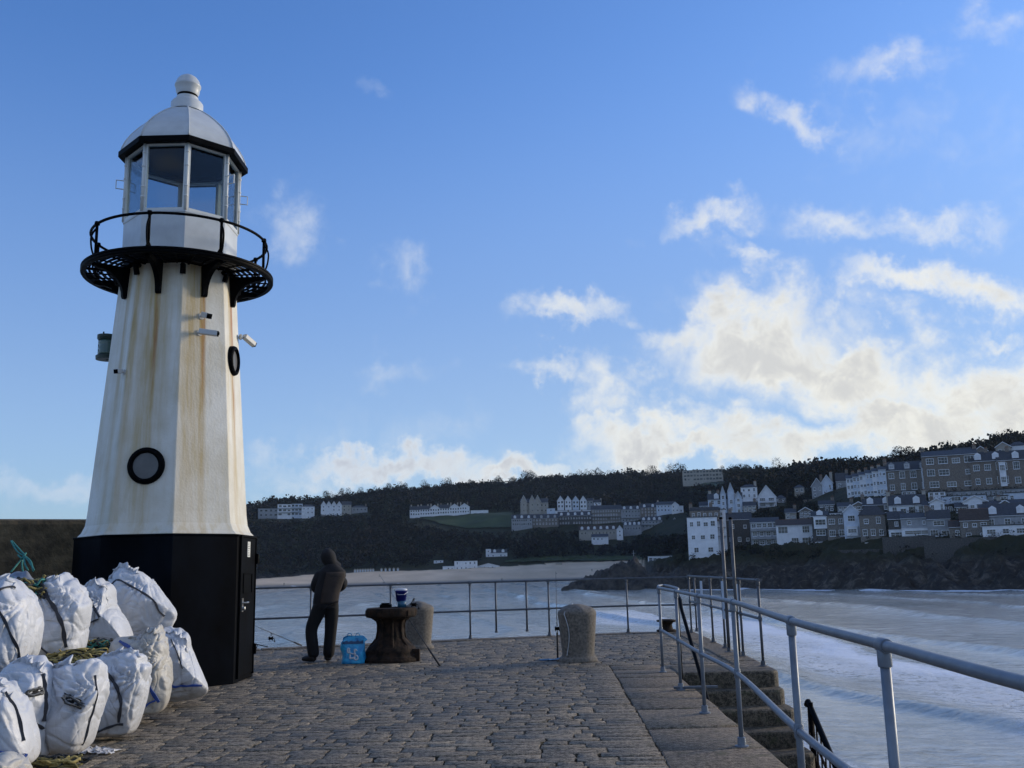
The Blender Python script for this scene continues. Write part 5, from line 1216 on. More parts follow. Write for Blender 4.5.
H_('waterfront_house', 847.5, 861, 552, 516, 'paleblue', 3, [1, 1, 1], 'pale blue gabled house front with stacked white bays', roof='front', rh=6, r=307, win=(2.6, 1.8), bays=((.15, .85, .40, .62, 'white'),))
H_('waterfront_house', 864, 886, 551, 519, 'stone', 3, [2, 3, 2], 'square stone house with a pyramid roof and white porch', roof='hip', rh=9, r=303, win=(1.2, 1.7), bays=((.15, .85, .0, .22, 'white'),), balc=())
H_('waterfront_house', 891, 905, 540, 521, 'dark', 2, 1, 'dark roofed cottage with a white lower floor in the gap', roof='side', rh=6, r=300, bays=((.0, 1., .0, .45, 'white'),))
H_('waterfront_house', 905, 931, 537, 520, 'grey', 2, 2, 'grey house with a long white sun room over the stone retaining wall', roof='side', rh=4, chim=(.95,), r=298, bays=((.0, .98, .0, .42, 'white'),))
H_('waterfront_house', 931, 950, 539, 521, 'grey', 2, [2, 1], 'grey cottage with a wide white upper window and lean slate roof', roof='side', rh=7, r=296, win=(2.6, 1.6), chim=(.02,))
H_('waterfront_house', 953, 966, 551, 530, 'stone', 2, 1, 'small stone cottage with a single round-headed window', roof='side', rh=5, r=292, roofm=SLATEB)
H_('waterfront_house', 966, 989, 551, 524, 'stone', 3, [3, 2, 3], 'stone waterfront cottage with steep brown roof and small white windows', roof='side', rh=9, r=291, win=(1.3, 1.2), roofm=SLATEB)
H_('waterfront_house', 990, 1026, 549, 529, 'white', 2, [1, 3], 'long bright white low building above the rocks, rightmost on the waterfront', roof='flat', r=286, win=(2.0, 1.3), found=3.5)
H_('waterfront_house', 987, 1030, 528.6, 517, 'grey', 1, 3, 'grey slate roofed upper house standing over the long white waterfront building', roof='side', rh=10, dorm=2, r=292, win=(1.8, 1.5), found=3, roofm=SLATE)
for i, (x0, x1, y0, y1, lab) in enumerate(((888, 932, 539, 553, 'left'), (932, 990, 541, 556, 'middle'), (842, 888, 551, 558, 'far left'))):
    xc = (x0+x1)/2; d = ray(xc, y1); rr_ = (289, 284, 292)[i]; a = atan2(d.x, d.y); P = Vector((rr_*sin(a), rr_*cos(a), EYE+rr_*d.z/hypot(d.x, d.y))); k = rr_/F*1.03; root = empty('retaining_wall', P, -a, world=False)
    g = MB(); w = (x1-x0)*k; h = (y1-y0)*k; g.box(-w/2, 0, -3, w/2, 1.5, h); g.box(-w/2-.05, -.08, h+.002, w/2+.05, 1.5, h+.2); g.build('stone_face', WALL['dark'], root)
    tag(root, 'dark stone retaining wall below the waterfront houses, '+('under the long white sun room', 'under the small stone cottages', 'under the pyramid roofed house')[i], 'wall'); BOXES.append((x0, x1, y0, y1, rr_))
# second tier
H_('terraced_house', 866, 893, 519, 506, 'dark', 2, [2, 2], 'dark cottage with a slate roof and pair of white dormers, behind the square stone house', roof='side', rh=6, dorm=2, chim=(.02, .98), r=322, group=T)
H_('terraced_house', 893, 924, 517, 506, 'white', 1, 4, 'white cottage with two white dormers and tall end chimneys in the second tier', roof='side', rh=9, dorm=2, chim=(.0, .97), r=318, win=(1.7, 1.9), group=T)
H_('conservatory', 932, 944, 515, 504, 'white', 1, 3, 'small white glazed summerhouse with a peaked roof', roof='front', rh=3, r=314, cat='summerhouse', win=(1.0, 2.0), depth=4)
H_('terraced_house', 944, 958, 514, 506, 'dark', 1, 3, 'low dark building with white window strip beside the summerhouse', roof='flat', r=315)
H_('terraced_house', 966, 986, 511, 503, 'white', 1, 4, 'white gabled bungalow with a row of dark windows under the big terrace', roof='front', rh=5, r=313, win=(1.1, 1.3), group=T)
H_('terraced_house', 972, 985, 502, 496, 'paleblue', 1, 2, 'pale blue box room above the white gabled bungalow', roof='flat', r=319)
H_('terraced_house', 1008, 1032, 502, 494, 'paleblue', 1, 2, 'pale blue flat roofed house near the right edge below the big terrace', roof='flat', r=320)
H_('terraced_house', 988, 1006, 503, 497, 'grey', 1, 3, 'grey flat roofed garage block below the right hand terrace', roof='flat', r=320, win=(2.2, 1.4))
H_('garden_wall', 945, 968, 503, 497, 'paleblue', 1, 1, 'long pale garden wall with a bluish store below the central big terrace', roof='flat', r=322, cat='outbuilding', win=(2.4, 1.2))
# third tier: big terraces
for i in range(6): x0 = 848+i*6.3+.3*i; H_('terraced_house', x0, x0+6.4, 497-i*.3, 480-i*1.6, 'white' if i % 2 == 0 else 'paleblue', 3, 2, ('lowest house at the left end', 'second house from the left end', 'third house from the left end', 'fourth house from the left end', 'fifth house from the left end', 'tallest house at the right end')[i]+' of the white terrace', roof='side', rh=3, chim=(.98,), r=350-i*1.5, win=(.9, 1.2), group='stepped white terrace', pane=True, depth=7)
H_('terraced_house', 890, 929, 493, 472, 'stone', 2, 4, 'big stone terrace house with dark roof and a tall white gabled dormer at its right', roof='side', rh=8, dorm=3, chim=(.02,), r=343, win=(1.7, 2.2), group=T, bays=((.80, .93, .05, 1., 'white'),))
H_('terraced_house', 930, 975, 490, 459, 'brown', 3, [3, 4, 4], 'massive brown stone block with three rows of wide white windows in the top terrace', roof='side', rh=5, chim=(.02, .97), r=338, win=(2.8, 1.9), group=T)
H_('terraced_house', 976, 1004, 488, 464, 'brown', 2, 3, 'brown stone terrace house with white dormers right of the massive block', roof='side', rh=8, dorm=2, chim=(.5,), r=337, win=(1.6, 2.2), group=T)
H_('terraced_house', 1004, 1034, 487, 463, 'brown', 2, 3, 'brown stone terrace house at the right edge of the photo, end of the top terrace', roof='side', rh=8, dorm=1, chim=(.3,), r=336, win=(1.6, 2.2), group=T, bays=((.05, .22, .05, .9, 'white'),))
H_('terrace_front_wall', 944, 1034, 497, 491, 'grey', 1, 22, 'long garden wall with pale gate pillars in front of the brown top terrace', roof='flat', r=328, cat='wall', win=(.6, 1.1), depth=1.2, pane=False)
for i, (x0, x1, b, e, wl_, rf, lab) in enumerate(((956, 970, 459, 453, 'grey', 'side', 'small grey house peeping over the massive brown block'), (976, 987, 458, 452, 'stone', 'front', 'gabled stone house on the ridge behind the top terrace'), (998, 1010, 455, 448, 'cream', 'front', 'cream house with crossed bargeboards under the ridge trees'), (1012, 1026, 456, 447, 'white', 'hip', 'white house with a low hipped roof at the right edge of the ridge'))): H_('hill_house', x0, x1, b, e, wl_, 1, 2, lab, roof=rf, rh=4, r=395+i*4, group=T)
# middle: castle-like house, chalet, others
H_('gothic_house', 710, 742, 513, 500, 'paleblue', 2, 5, 'large pale grey gothic house with many gables and pointed turrets above the white hotel', roof='side', rh=6, chim=(.06, .3), r=398, win=(1.2, 1.9), dorm=2)
for i, (x0, x1, e, b, rh_, lab) in enumerate(((721.5, 726.5, 496, 513, 8, 'slim left turret wing of the pale gothic house'), (729, 735, 493, 513, 8, 'tall middle turret wing of the pale gothic house'), (736, 742.5, 499, 514, 6, 'right gabled wing of the pale gothic house'))): H_('turret_wing', x0, x1, b, e, 'paleblue', 3, 1, lab, roof='front', rh=rh_, r=396-i*.8, cat='wing', depth=5, win=(1.1, 1.7), roofw=.05)
H_('white_villa', 742, 757, 499, 488, 'white', 2, 3, 'white villa among dark trees, upper right of the gothic house', roof='hip', rh=3, chim=(.9,), r=425)
H_('chalet', 759, 776, 508, 498, 'white', 2, 2, 'white chalet with a big triangular gable and balconies', roof='front', rh=11, r=402, cat='chalet', balc=((.1, .95, .5), (.1, .95, .05)), win=(2.2, 1.6))
H_('villa', 795, 804, 493, 488, 'cream', 1, 2, 'small cream bungalow beside the dark conifer', roof='hip', rh=3, r=430)
for i, (x0, x1, e, b, w_, rf, lab) in enumerate(((813, 823, 487, 498, 'grey', 'front', 'pale gabled house left of the white stepped terrace, first of three'), (823, 833, 484, 497, 'paleblue', 'front', 'pale blue gabled house, middle of the three left of the stepped terrace'), (838, 849, 482, 498, 'grey', 'side', 'grey house with chimneys right against the stepped white terrace'))): H_('hill_house', x0, x1, b, e, w_, 2, 2, lab, roof=rf, rh=7, chim=(.9,), r=402, group=T)
H_('brown_wall', 806, 850, 501.5, 499, 'brown', 0, 0, 'long brown garden wall under the gabled hill houses', roof='flat', r=398, cat='wall', depth=1)
for (x0, x1, b, e, w_, rf, rr0, lab) in ((700, 711, 513, 506, 'grey', 'side', 404, 'small grey house at the left foot of the pale gothic house'), (744, 756, 512, 506, 'cream', 'side', 392, 'low cream house between the gothic house and the chalet'), (777, 786, 505, 499, 'grey', 'hip', 418, 'grey bungalow just right of the white chalet'),
   (839, 853, 514, 507, 'grey', 'side', 325, 'grey cottage under the trees left of the dark dormered cottage'), (853, 866, 516, 507, 'stone', 'front', 323, 'stone gabled cottage left of the dark dormered cottage'), (924, 933, 513, 506, 'stone', 'side', 316, 'tiny stone cottage left of the white summerhouse'),
   (957, 967, 516, 508, 'dark', 'side', 312, 'dark cottage squeezed left of the white gabled bungalow'), (986, 1000, 513, 506, 'paleblue', 'side', 311, 'pale blue cottage right of the white gabled bungalow'), (1000, 1012, 513, 506, 'stone', 'front', 310, 'stone gabled cottage near the right edge, second tier'), (1012, 1030, 513, 505, 'white', 'side', 309, 'white cottage at the right edge, second tier'),
   (930, 944, 497, 492.5, 'white', 'flat', 326, 'white flat roofed garage left of the long garden wall'), (903, 915, 496, 491.5, 'grey', 'flat', 333, 'grey garage below the big stone terrace house'), (786, 796, 519, 513, 'cream', 'side', 350, 'cream cottage on the scrubby bank above the waterfront flats'), (800, 812, 518, 512, 'stone', 'front', 348, 'stone cottage on the scrubby bank above the waterfront flats'), (820, 834, 512, 505, 'dark', 'side', 345, 'dark cottage on the scrubby bank below the gabled hill houses')):
    H_('cottage', x0, x1, b, e, w_, 1 if b-e < 6 else 2, 2 if x1-x0 < 12 else 3, lab, roof=rf, rh=3.5, r=rr0, chim=(.9,) if rf == 'side' else (), win=(1.1, 1.2), cat='cottage')
# flats on the skyline
H_('apartment_block', 684, 722, 481, 470.5, 'cream', 3, 12, 'long flat roofed apartment block on the skyline above the woods', roof='flat', cat='apartments', r=850, win=(2.2, 1.8), pane=False, depth=10)
# village above the beach (centre)
for i in range(4): x0 = 557.5+i*7.6; H_('seaside_villa', x0, x0+6.4, 508.5, 501, 'white' if i != 2 else 'paleblue', 2, 2, ('first', 'second', 'third', 'last')[i]+' from the left of four white gabled houses in a row above the centre terraces', roof='front', rh=4.5, r=788, win=(1.6, 1.8), pane=False, group='four white gabled houses')
H_('seaside_villa', 587, 593, 508, 501, 'grey', 2, 2, 'narrow grey house between the four white gables and the small white house', roof='side', r=790, pane=False); H_('seaside_villa', 594, 601, 508, 502.5, 'white', 2, 2, 'small bright white house right of the four white gables', roof='side', rh=2.5, chim=(.0, 1.), r=790, pane=False)
H_('hotel', 521, 548, 513, 503, 'cream', 2, 7, 'brownish hotel with three stone gables at the left of the centre village', roof='side', rh=4, r=775, chim=(.95,), cat='hotel', pane=False, dorm=0, win=(1.3, 1.5))
for i, xg in enumerate((521, 529.5, 535)): H_('hotel_gable', xg, xg+6, 513, 502, 'cream', 2, 1, ('left', 'middle', 'right')[i]+' stone gable wing of the brownish hotel', roof='front', rh=6, r=773.5, cat='wing', pane=False, depth=5)
H_('terraced_house', 512, 532, 526, 519, 'grey', 2, 9, 'grey terrace with pale bays at the far left of the centre village', roof='side', rh=4, dorm=3, r=750, pane=False, group=T)
H_('terraced_house', 532, 558, 525.5, 518.5, 'stone', 2, 8, 'stone terrace with four dormers below the brownish hotel', roof='side', rh=4, dorm=4, r=752, pane=False, group=T)
H_('white_annex', 547, 555, 512, 508.5, 'paleblue', 1, 1, 'small pale blue flat box beside the brownish hotel', roof='flat', r=768, pane=False, cat='annex')
H_('promenade_building', 556, 590, 514.5, 510.5, 'white', 1, 10, 'long low white building in front of the four gabled houses', roof='flat', r=770, pane=False, cat='building')
H_('terraced_house', 559, 592, 525, 516, 'dark', 2, 12, 'dark stone terrace below the long low white building', roof='side', rh=4, dorm=5, r=755, pane=False, group=T, chim=(.3, .7))
H_('hotel', 592, 621, 524, 510, 'stone', 4, 11, 'large stone hotel with white window rows in the centre village', roof='side', rh=4, r=756, cat='hotel', pane=False, chim=(.2, .8), balc=((.0, 1., .5),))
H_('terraced_house', 622, 641, 522, 510, 'grey', 3, 6, 'grey terrace right of the large stone hotel', roof='side', rh=3.5, dorm=3, r=754, pane=False, group=T, balc=((.0, 1., .33),))
H_('terraced_house', 641, 657, 517, 508, 'brown', 3, 5, 'brown terrace house group at the right of the centre village', roof='side', rh=4, dorm=2, chim=(.0,), r=752, pane=False, group=T)
H_('terraced_house', 657, 674, 512, 505, 'paleblue', 2, 5, 'pale bluish terrace near the right end of the centre village', roof='side', rh=3, chim=(.1,), r=750, pane=False, group=T)
H_('seaside_villa', 672, 679, 512, 505.5, 'white', 2, 2, 'white house with a gable next to the pale bluish terrace', roof='front', rh=3, r=748, pane=False); H_('seaside_villa', 679, 683.5, 512.5, 506, 'white', 2, 1, 'white boxy house, rightmost of the centre village', roof='flat', r=749, pane=False)
H_('terraced_house', 642, 662, 528, 521, 'grey', 2, 6, 'grey and white terrace with white balconies in the lower tier of the centre village', roof='side', rh=4, dorm=4, r=725, pane=False, group=T, balc=((.0, 1., .45),))
H_('terraced_house', 664, 682, 531, 526, 'cream', 1, 4, 'low cream row at the right below the centre village', roof='side', rh=3, r=715, pane=False, group=T); H_('seaside_villa', 672, 678, 527, 522, 'white', 1, 1, 'little white gable among the lower right houses of the centre village', roof='front', rh=3.5, r=722, pane=False)
H_('cottage_row', 580, 616, 535.5, 530, 'cream', 1, 10, 'long cream cottage row with many small dormers in the lower centre', roof='side', rh=4, dorm=6, r=712, pane=False, cat='cottages', roofm=SLATEB)
H_('white_annex', 592, 608, 541, 537, 'white', 1, 4, 'white chalet-like building below the long cream cottage row', roof='side', rh=2.5, r=700, pane=False, cat='building')
H_('seaside_villa', 617, 623, 537, 530, 'white', 2, 1, 'white gabled house at the right end of the cream cottage row', roof='front', rh=4, r=710, pane=False); H_('terraced_house', 624, 641, 531, 525.5, 'grey', 1, 6, 'small grey row with pale dormers above the lower trees', roof='side', rh=3, dorm=4, r=722, pane=False, group=T)
# white terrace above the green field
for i in range(6):
    x0 = 410+i*9.9; g_ = i in (0, 2, 4, 5); H_('white_terrace_house', x0, x0+10, 516-.55*i, 510-.55*i, 'white', 2, 4, ('leftmost', 'second', 'third', 'fourth', 'fifth', 'rightmost')[i]+' house of the long white terrace above the green field', roof='front' if g_ and i != 0 else 'side', rh=3.4, chim=(.15, .8), r=806, pane=False, group='long white terrace above the green field', win=(1.2, 1.5))
H_('low_wall', 471, 488, 511.5, 510.2, 'white', 0, 0, 'low pale wall at the right end of the long white terrace', roof='flat', r=806, cat='wall', depth=1)
# far left hilltop flats
H_('apartment_block', 259, 278, 517, 509, 'grey', 2, 4, 'grey low flats at the far left of the hilltop row', roof='flat', cat='apartments', r=872, pane=False, win=(2.2, 1.6))
H_('apartment_block', 278, 291, 516.5, 505, 'white', 3, 3, 'white balconied flats, left block of the pair on the left hilltop', roof='flat', cat='apartments', r=870, pane=False, balc=((.02, .98, .33), (.02, .98, .66)), win=(2.6, 1.8)); H_('apartment_block', 291, 302, 516, 504.5, 'paleblue', 3, 3, 'pale blue balconied flats, right block of the pair on the left hilltop', roof='flat', cat='apartments', r=871, pane=False, balc=((.02, .98, .33), (.02, .98, .66)), win=(2.6, 1.8))
H_('white_villa', 302, 314, 514.5, 507, 'white', 2, 3, 'white villa right beside the balconied hilltop flats', roof='hip', rh=2, r=868, pane=False)
for i in range(4): x0 = 321+i*5.2; H_('seaside_villa', x0, x0+5, 512-.2*i, 505.5, 'white', 2, 1, ('first', 'second', 'third', 'fourth')[i]+' from the left of the small white zigzag gables on the left hilltop', roof='front', rh=3.6, r=862, pane=False, group='zigzag gabled houses')
H_('white_villa', 342, 351, 511.5, 505, 'cream', 2, 2, 'cream house with a dark roof right of the zigzag gables', roof='side', rh=3, r=862, pane=False); H_('hill_house', 352, 367, 511.5, 507.5, 'grey', 1, 4, 'dark grey bungalow at the right end of the left hilltop', roof='hip', rh=2, chim=(.9,), r=865, pane=False)
# buildings on the beach
H_('beach_cafe', 455, 477, 570.5, 561.5, 'white', 2, 5, 'white two storey beach cafe with flat parapet on the sand', roof='flat', cat='cafe', r=648, win=(1.0, 1.5), pane=True)
H_('beach_cafe', 443, 454, 571.5, 566.5, 'white', 1, 3, 'low white annex left of the white beach cafe', roof='flat', cat='annex', r=648); H_('beach_building', 478, 499, 569.5, 566.5, 'white', 1, 5, 'low white shed with a pale roof right of the white beach cafe', roof='front', rh=2.5, cat='building', r=650, roofm=SLATEG)
H_('kiosk', 434, 443, 563.5, 560.5, 'white', 1, 2, 'tiny white kiosk up in the trees left of the beach cafe', roof='flat', cat='kiosk', r=668)
H_('beach_house', 486, 491, 558, 549.5, 'white', 2, 1, 'narrow white tower end of the house in the trees above the beach', roof='flat', cat='house', r=676); H_('beach_house', 491, 507, 558, 553, 'white', 1, 4, 'white house with two gables in the trees above the beach', roof='side', rh=3, dorm=2, cat='house', r=676)
H_('beach_shed', 556, 562, 565.5, 562.5, 'cream', 0, 0, 'tiny cream shed at the back of the sand', roof='flat', cat='shed', r=652)
H_('beach_cafe', 649, 674, 563.5, 556.5, 'white', 1, 6, 'white low cafe with blue windows behind the dark rocks', roof='flat', cat='cafe', r=480, win=(2.0, 1.7))
# wings and attics move with their building: fold each into one part of it
def tree_of(o):
    out = [o]
    for c in o.children: out += tree_of(c)
    return out
def world_of(o): return (world_of(o.parent) if o.parent else Matrix()) @ o.matrix_basis
def absorb(host_label, extra_label, part):
    rts = [o for o in C.objects if not o.parent]
    host = next(o for o in rts if o.get('label') == host_label); ex = next(o for o in rts if o.get('label') == extra_label)
    Mi = world_of(host).inverted(); V = []; Fc = []; mi = []; ms = []
    for o in tree_of(ex):
        if o.type == 'MESH':
            M = Mi @ world_of(o); b = len(V); V += [tuple(M @ v.co) for v in o.data.vertices]; mm = o.data.materials[0]
            if mm not in ms: ms.append(mm)
            for p in o.data.polygons: Fc.append(tuple(b+i for i in p.vertices)); mi.append(ms.index(mm))
    me = bpy.data.meshes.new(part); me.from_pydata(V, [], Fc); [me.materials.append(q) for q in ms]; me.polygons.foreach_set('material_index', mi); me.update()
    n = bpy.data.objects.new(part, me); C.objects.link(n); n.parent = host
    for o in tree_of(ex)[::-1]: bpy.data.objects.remove(o)
absorb('white hotel block at the water edge with a brown attic, leftmost on the waterfront', 'brown attic storey with a dark roof on top of the white waterfront hotel', 'attic_storey')
absorb('tall stone waterfront house with a glazed white rooftop room', 'white glazed rooftop room on the tall stone waterfront house', 'rooftop_room')
for q_ in ('slim left turret wing', 'tall middle turret wing', 'right gabled wing'): absorb('large pale grey gothic house with many gables and pointed turrets above the white hotel', q_+' of the pale gothic house', 'turret_wing')
for q_ in ('left', 'middle', 'right'): absorb('brownish hotel with three stone gables at the left of the centre village', q_+' stone gable wing of the brownish hotel', 'gable_wing')
# beach huts
hut = None
for i in range(13):
    px = 355+i*2.6 if i < 8 else 381.5+(i-8)*4.1; P, rr_, a = hit(px, 572.5-.03*(px-355)); k = rr_/F*1.03
    if hut is None:
        hut = empty('beach_hut', (0, 0, 0), 0, False); g = MB(); vs = [(-.8, 0, 0), (.8, 0, 0), (.8, 0, 1.9), (0, 0, 2.6), (-.8, 0, 1.9)]; vs += [(x, 2.2, z) for x, _, z in vs]; g.add(vs, [(0, 1, 2, 3, 4), (9, 8, 7, 6, 5), (0, 4, 9, 5), (1, 6, 7, 2), (4, 3, 8, 9), (3, 2, 7, 8)]); g.build('wall', WALL['cream'], hut)
        g = MB(); g.box(-.35, -.05, 0, .35, -.004, 1.7); g.build('door', WALL['paleblue'], hut); h = hut
        g = MB()
        for s in (-1, 1): g.add([(s*.95, -.15, 1.78), (0, -.15, 2.62), (0, -.15, 2.72), (s*.95, -.15, 1.88), (s*.95, 2.3, 1.78), (0, 2.3, 2.62), (0, 2.3, 2.72), (s*.95, 2.3, 1.88)], [(0, 1, 2, 3), (7, 6, 5, 4), (0, 4, 5, 1), (1, 5, 6, 2), (2, 6, 7, 3), (3, 7, 4, 0)])
        g.build('roof', SLATEG, hut)
    else: h = copy_tree(hut)
    h.location = P+Vector((0, 0, -.1)); h.rotation_euler.z = -a; tag(h, 'small pale beach hut in the %s row of huts at the back of the sand' % ('left' if i < 8 else 'right'), 'beach hut', 'beach huts in the %s row' % ('left' if i < 8 else 'right'))
BOXES.append((350, 405, 566, 574, 660))
# flagpole
P, rr_, a = hit(634, 563); g = MB(); g.tube([P, P+Vector((0, 0, 8))], [.14, .08], 6); g.tube([P+Vector((-1.2, 0, 6.2)), P+Vector((1.2, 0, 6.2))], .06, 5); g.lathe([(.14, 8), (.02, 8.25)], n=6, c=tuple(P)); o = g.build('flagpole', FRAME, loc=tuple(P)); tag(o, 'bare pale flagpole at the back of the beach', 'flagpole')
# green field
m = pm('field_grass', (.036, .055, .016), .9, var=.35, scale=.05, bmp=.3, bscale=1, bdist=.3)
def field(name, poly_px, label_, r0=700, r1=830):
    xs = np.linspace(min(p[0] for p in poly_px), max(p[0] for p in poly_px), 50); V = []; nv_ = 18
    top = np.interp(xs, [p[0] for p in poly_px], [p[1] for p in poly_px]); bot = np.interp(xs, [p[0] for p in poly_px], [p[2] for p in poly_px])
    for j in range(nv_):
        t = j/(nv_-1)
        for x, a_, b_ in zip(xs, top, bot): P, rr_, a = hit(x, b_*(1-t)+a_*t, r0-60); V.append((P.x, P.y, groundz(P.x, P.y)+.9))
    return npmesh(name, V, gridfaces(nv_, 50), m, 'structure', sm=True)
FIELD = [(420, 519, 520), (440, 516.5, 524), (470, 514, 528), (500, 512.5, 529), (512, 513.5, 528)]
field('grass_field', FIELD, '')
field('grass_slope', [(686, 484.5, 488), (700, 484, 492), (716, 484, 490), (724, 485, 487)], '', 560)
field('grass_bank', [(505, 562, 563.5), (540, 558, 563), (600, 557, 562), (645, 558, 561)], '', 640)

# ------- woods
WOODM = None
m, nt, bs = newmat('winter_woodland'); at = N(nt, 'ShaderNodeAttribute'); at.attribute_name = 'rnd'
L(nt, ramp(nt, at.outputs['Fac'], [(0, (.010, .011, .011)), (.45, (.022, .020, .018)), (.7, (.020, .027, .017)), (1, (.045, .040, .032))]), bs.inputs['Base Color']); bs.inputs['Roughness'].default_value = .9; bs.inputs['Specular IOR Level'].default_value = .1; WOODM = m
def crown_pts(rs_, n_, shape='round'):
    """leaf-clump centres in a unit crown built from sub-clumps"""
    k = rs_.randint(5, 9); cc = np.clip(rs_.normal(size=(k, 3)), -1.3, 1.3)*np.array([.38, .38, .20])+np.array([0, 0, .60]); sc = .26+.18*rs_.rand(k)
    i = rs_.randint(0, k, n_); d = rs_.normal(size=(n_, 3)); d /= np.linalg.norm(d, axis=1)[:, None]; return cc[i]+d*(sc[i]*(.55+.45*rs_.rand(n_)))[:, None]
def leaves(P, size, rs_):
    """one small triangle-pair card per clump point"""
    n_ = len(P); a = rs_.normal(size=(n_, 3)); a /= np.linalg.norm(a, axis=1)[:, None]; b = np.cross(a, rs_.normal(size=(n_, 3))); b /= np.linalg.norm(b, axis=1)[:, None]+1e-9
    s = (size*(.6+.8*rs_.rand(n_)))[:, None] if np.ndim(size) else size*(.6+.8*rs_.rand(n_))[:, None]
    return np.stack([P+a*s, P+b*s, P-a*s*.9, P-b*s*.8], 1).reshape(-1, 3)
rs_ = np.random.RandomState(11); V = []; Rn = []; nt_ = 0; tries = 0
BX = np.array(BOXES)
def in_field(px, py): return any(np.interp(px, [p[0] for p in fd], [p[1] for p in fd])-1 < py < np.interp(px, [p[0] for p in fd], [p[2] for p in fd])+1 and fd[0][0]-2 < px < fd[-1][0]+2 for fd in (FIELD, [(686, 484.5, 488), (724, 484.5, 490)], [(505, 561, 564), (645, 557, 562)]))
K_ = 60000; aa = radians(-36)+rs_.rand(K_)*radians(72); rr_a = np.sqrt(rs_.uniform(300**2, 1010**2, K_)); sra = shore_r(aa); dd_ = rr_a-sra
lim = np.where(aa < BEACH_A-.003, np.interp(aa, [az_of(250), az_of(330), az_of(450), az_of(640)], [58, 68, 80, 64]), np.where(aa < az_of(840), 48, 78))
keep = (dd_ > lim) & ~((aa > az_of(840)) & (rr_a < 400) & (rs_.rand(K_) < .8)); aa, rr_a = aa[keep], rr_a[keep]
xa, ya = rr_a*np.sin(aa), rr_a*np.cos(aa); za = hfull(aa, rr_a); RMn = np.array(RM)
def projv(P): d = (P-np.array([0, 0, EYE]))@RMn; return 512+F*d[:, 0]/-d[:, 2], 384-F*d[:, 1]/-d[:, 2]
ha = 1.25*rs_.uniform(4.2, 8.5, len(aa))*(.62+.85*vn(xa/38+50, ya/38)**1.2)*np.where(rr_a > 450, 1, .62)*np.where(rr_a > 820, 1.15, 1)
pxa, pya = projv(np.stack([xa, ya, za], 1)); _, pta = projv(np.stack([xa, ya, za+ha], 1)); wpa = ha*.5*F/rr_a
bad = np.zeros(len(aa), bool)
for b_ in BX: bad |= (pxa+wpa > b_[0]) & (pxa-wpa < b_[1]) & (rr_a < b_[4]+3) & (pta < b_[3]-1.2) & (pya > b_[2])
for hx, hy_, hw__ in HOUSES: bad |= np.hypot(xa-hx, ya-hy_) < hw__+1.5
for fd in (FIELD, [(686, 484.5, 488), (724, 484.5, 490)], [(505, 561, 564), (645, 557, 562)]):
    x_, t__, b__ = zip(*fd); T0 = np.interp(pxa, x_, t__)-1; B0 = np.interp(pxa, x_, b__)+1; bad |= (pxa > x_[0]-2) & (pxa < x_[-1]+2) & (((pya > T0) & (pya < B0)) | ((pta+1 > T0) & (pta+1 < B0)))
sel = np.nonzero(~bad)[0]
# thin out to an even canopy
cell = {}; 
for i in sel:
    c_ = 5.4 if rr_a[i] > 450 else 4.4; key = (int(xa[i]/c_), int(ya[i]/c_))
    if key in cell: continue
    cell[key] = i
for i in cell.values():
    x, y_, z, h, r = xa[i], ya[i], za[i], ha[i], rr_a[i]; n_ = 64 if r > 500 else 100; c = crown_pts(rs_, n_); c[:, 2] *= .85; rad = h*rs_.uniform(.5, .7)
    V.append(leaves(np.array([x, y_, z-.4])+c*np.array([rad, rad, h*.92]), h*(.075 if r > 500 else .055), rs_)); Rn.append(np.full(n_, np.clip(rs_.normal(.42, .24), 0, 1))); nt_ += 1
V = np.concatenate(V); print('woods trees', nt_, len(V)//4)
o = npmesh('woodland', V, np.arange(len(V)).reshape(-1, 4), WOODM, attrs={'rnd': ('FACE', np.concatenate(Rn))}); tag(o, 'dark bare winter woodland covering the hillside', 'woodland', kind='stuff')
# scrub along the low cliff
V = []; Rn = []; K_ = 11000; aa = rs_.uniform(az_of(648), radians(33), K_); dd_ = np.where(np.arange(K_) < 3000, rs_.uniform(12, 46, K_), rs_.uniform(40, 170, K_)); rr_a = shore_r(aa)+dd_
xa, ya = rr_a*np.sin(aa), rr_a*np.cos(aa); za = hfull(aa, rr_a); pxa, pya = projv(np.stack([xa, ya, za+1], 1)); bad = za < 1.2+2.2*rs_.rand(K_)
for b_ in BX: bad |= (pxa > b_[0]) & (pxa < b_[1]) & (rr_a < b_[4]) & (pya < b_[3]-1) & (pya > b_[2])
for i in np.nonzero(~bad)[0]:
    h = rs_.uniform(.8, 2.4); c = crown_pts(rs_, 34); V.append(leaves(np.array([xa[i], ya[i], za[i]-.3])+c*np.array([h*1.15, h*1.15, h*.9]), .17, rs_)); Rn.append(np.full(34, rs_.uniform(.1, 1)))
V = np.concatenate(V); o = npmesh('cliff_scrub', V, np.arange(len(V)).reshape(-1, 4), WOODM, attrs={'rnd': ('FACE', np.concatenate(Rn))}); tag(o, 'low scrub on the rocky slope below the waterfront houses', 'scrub', kind='stuff')
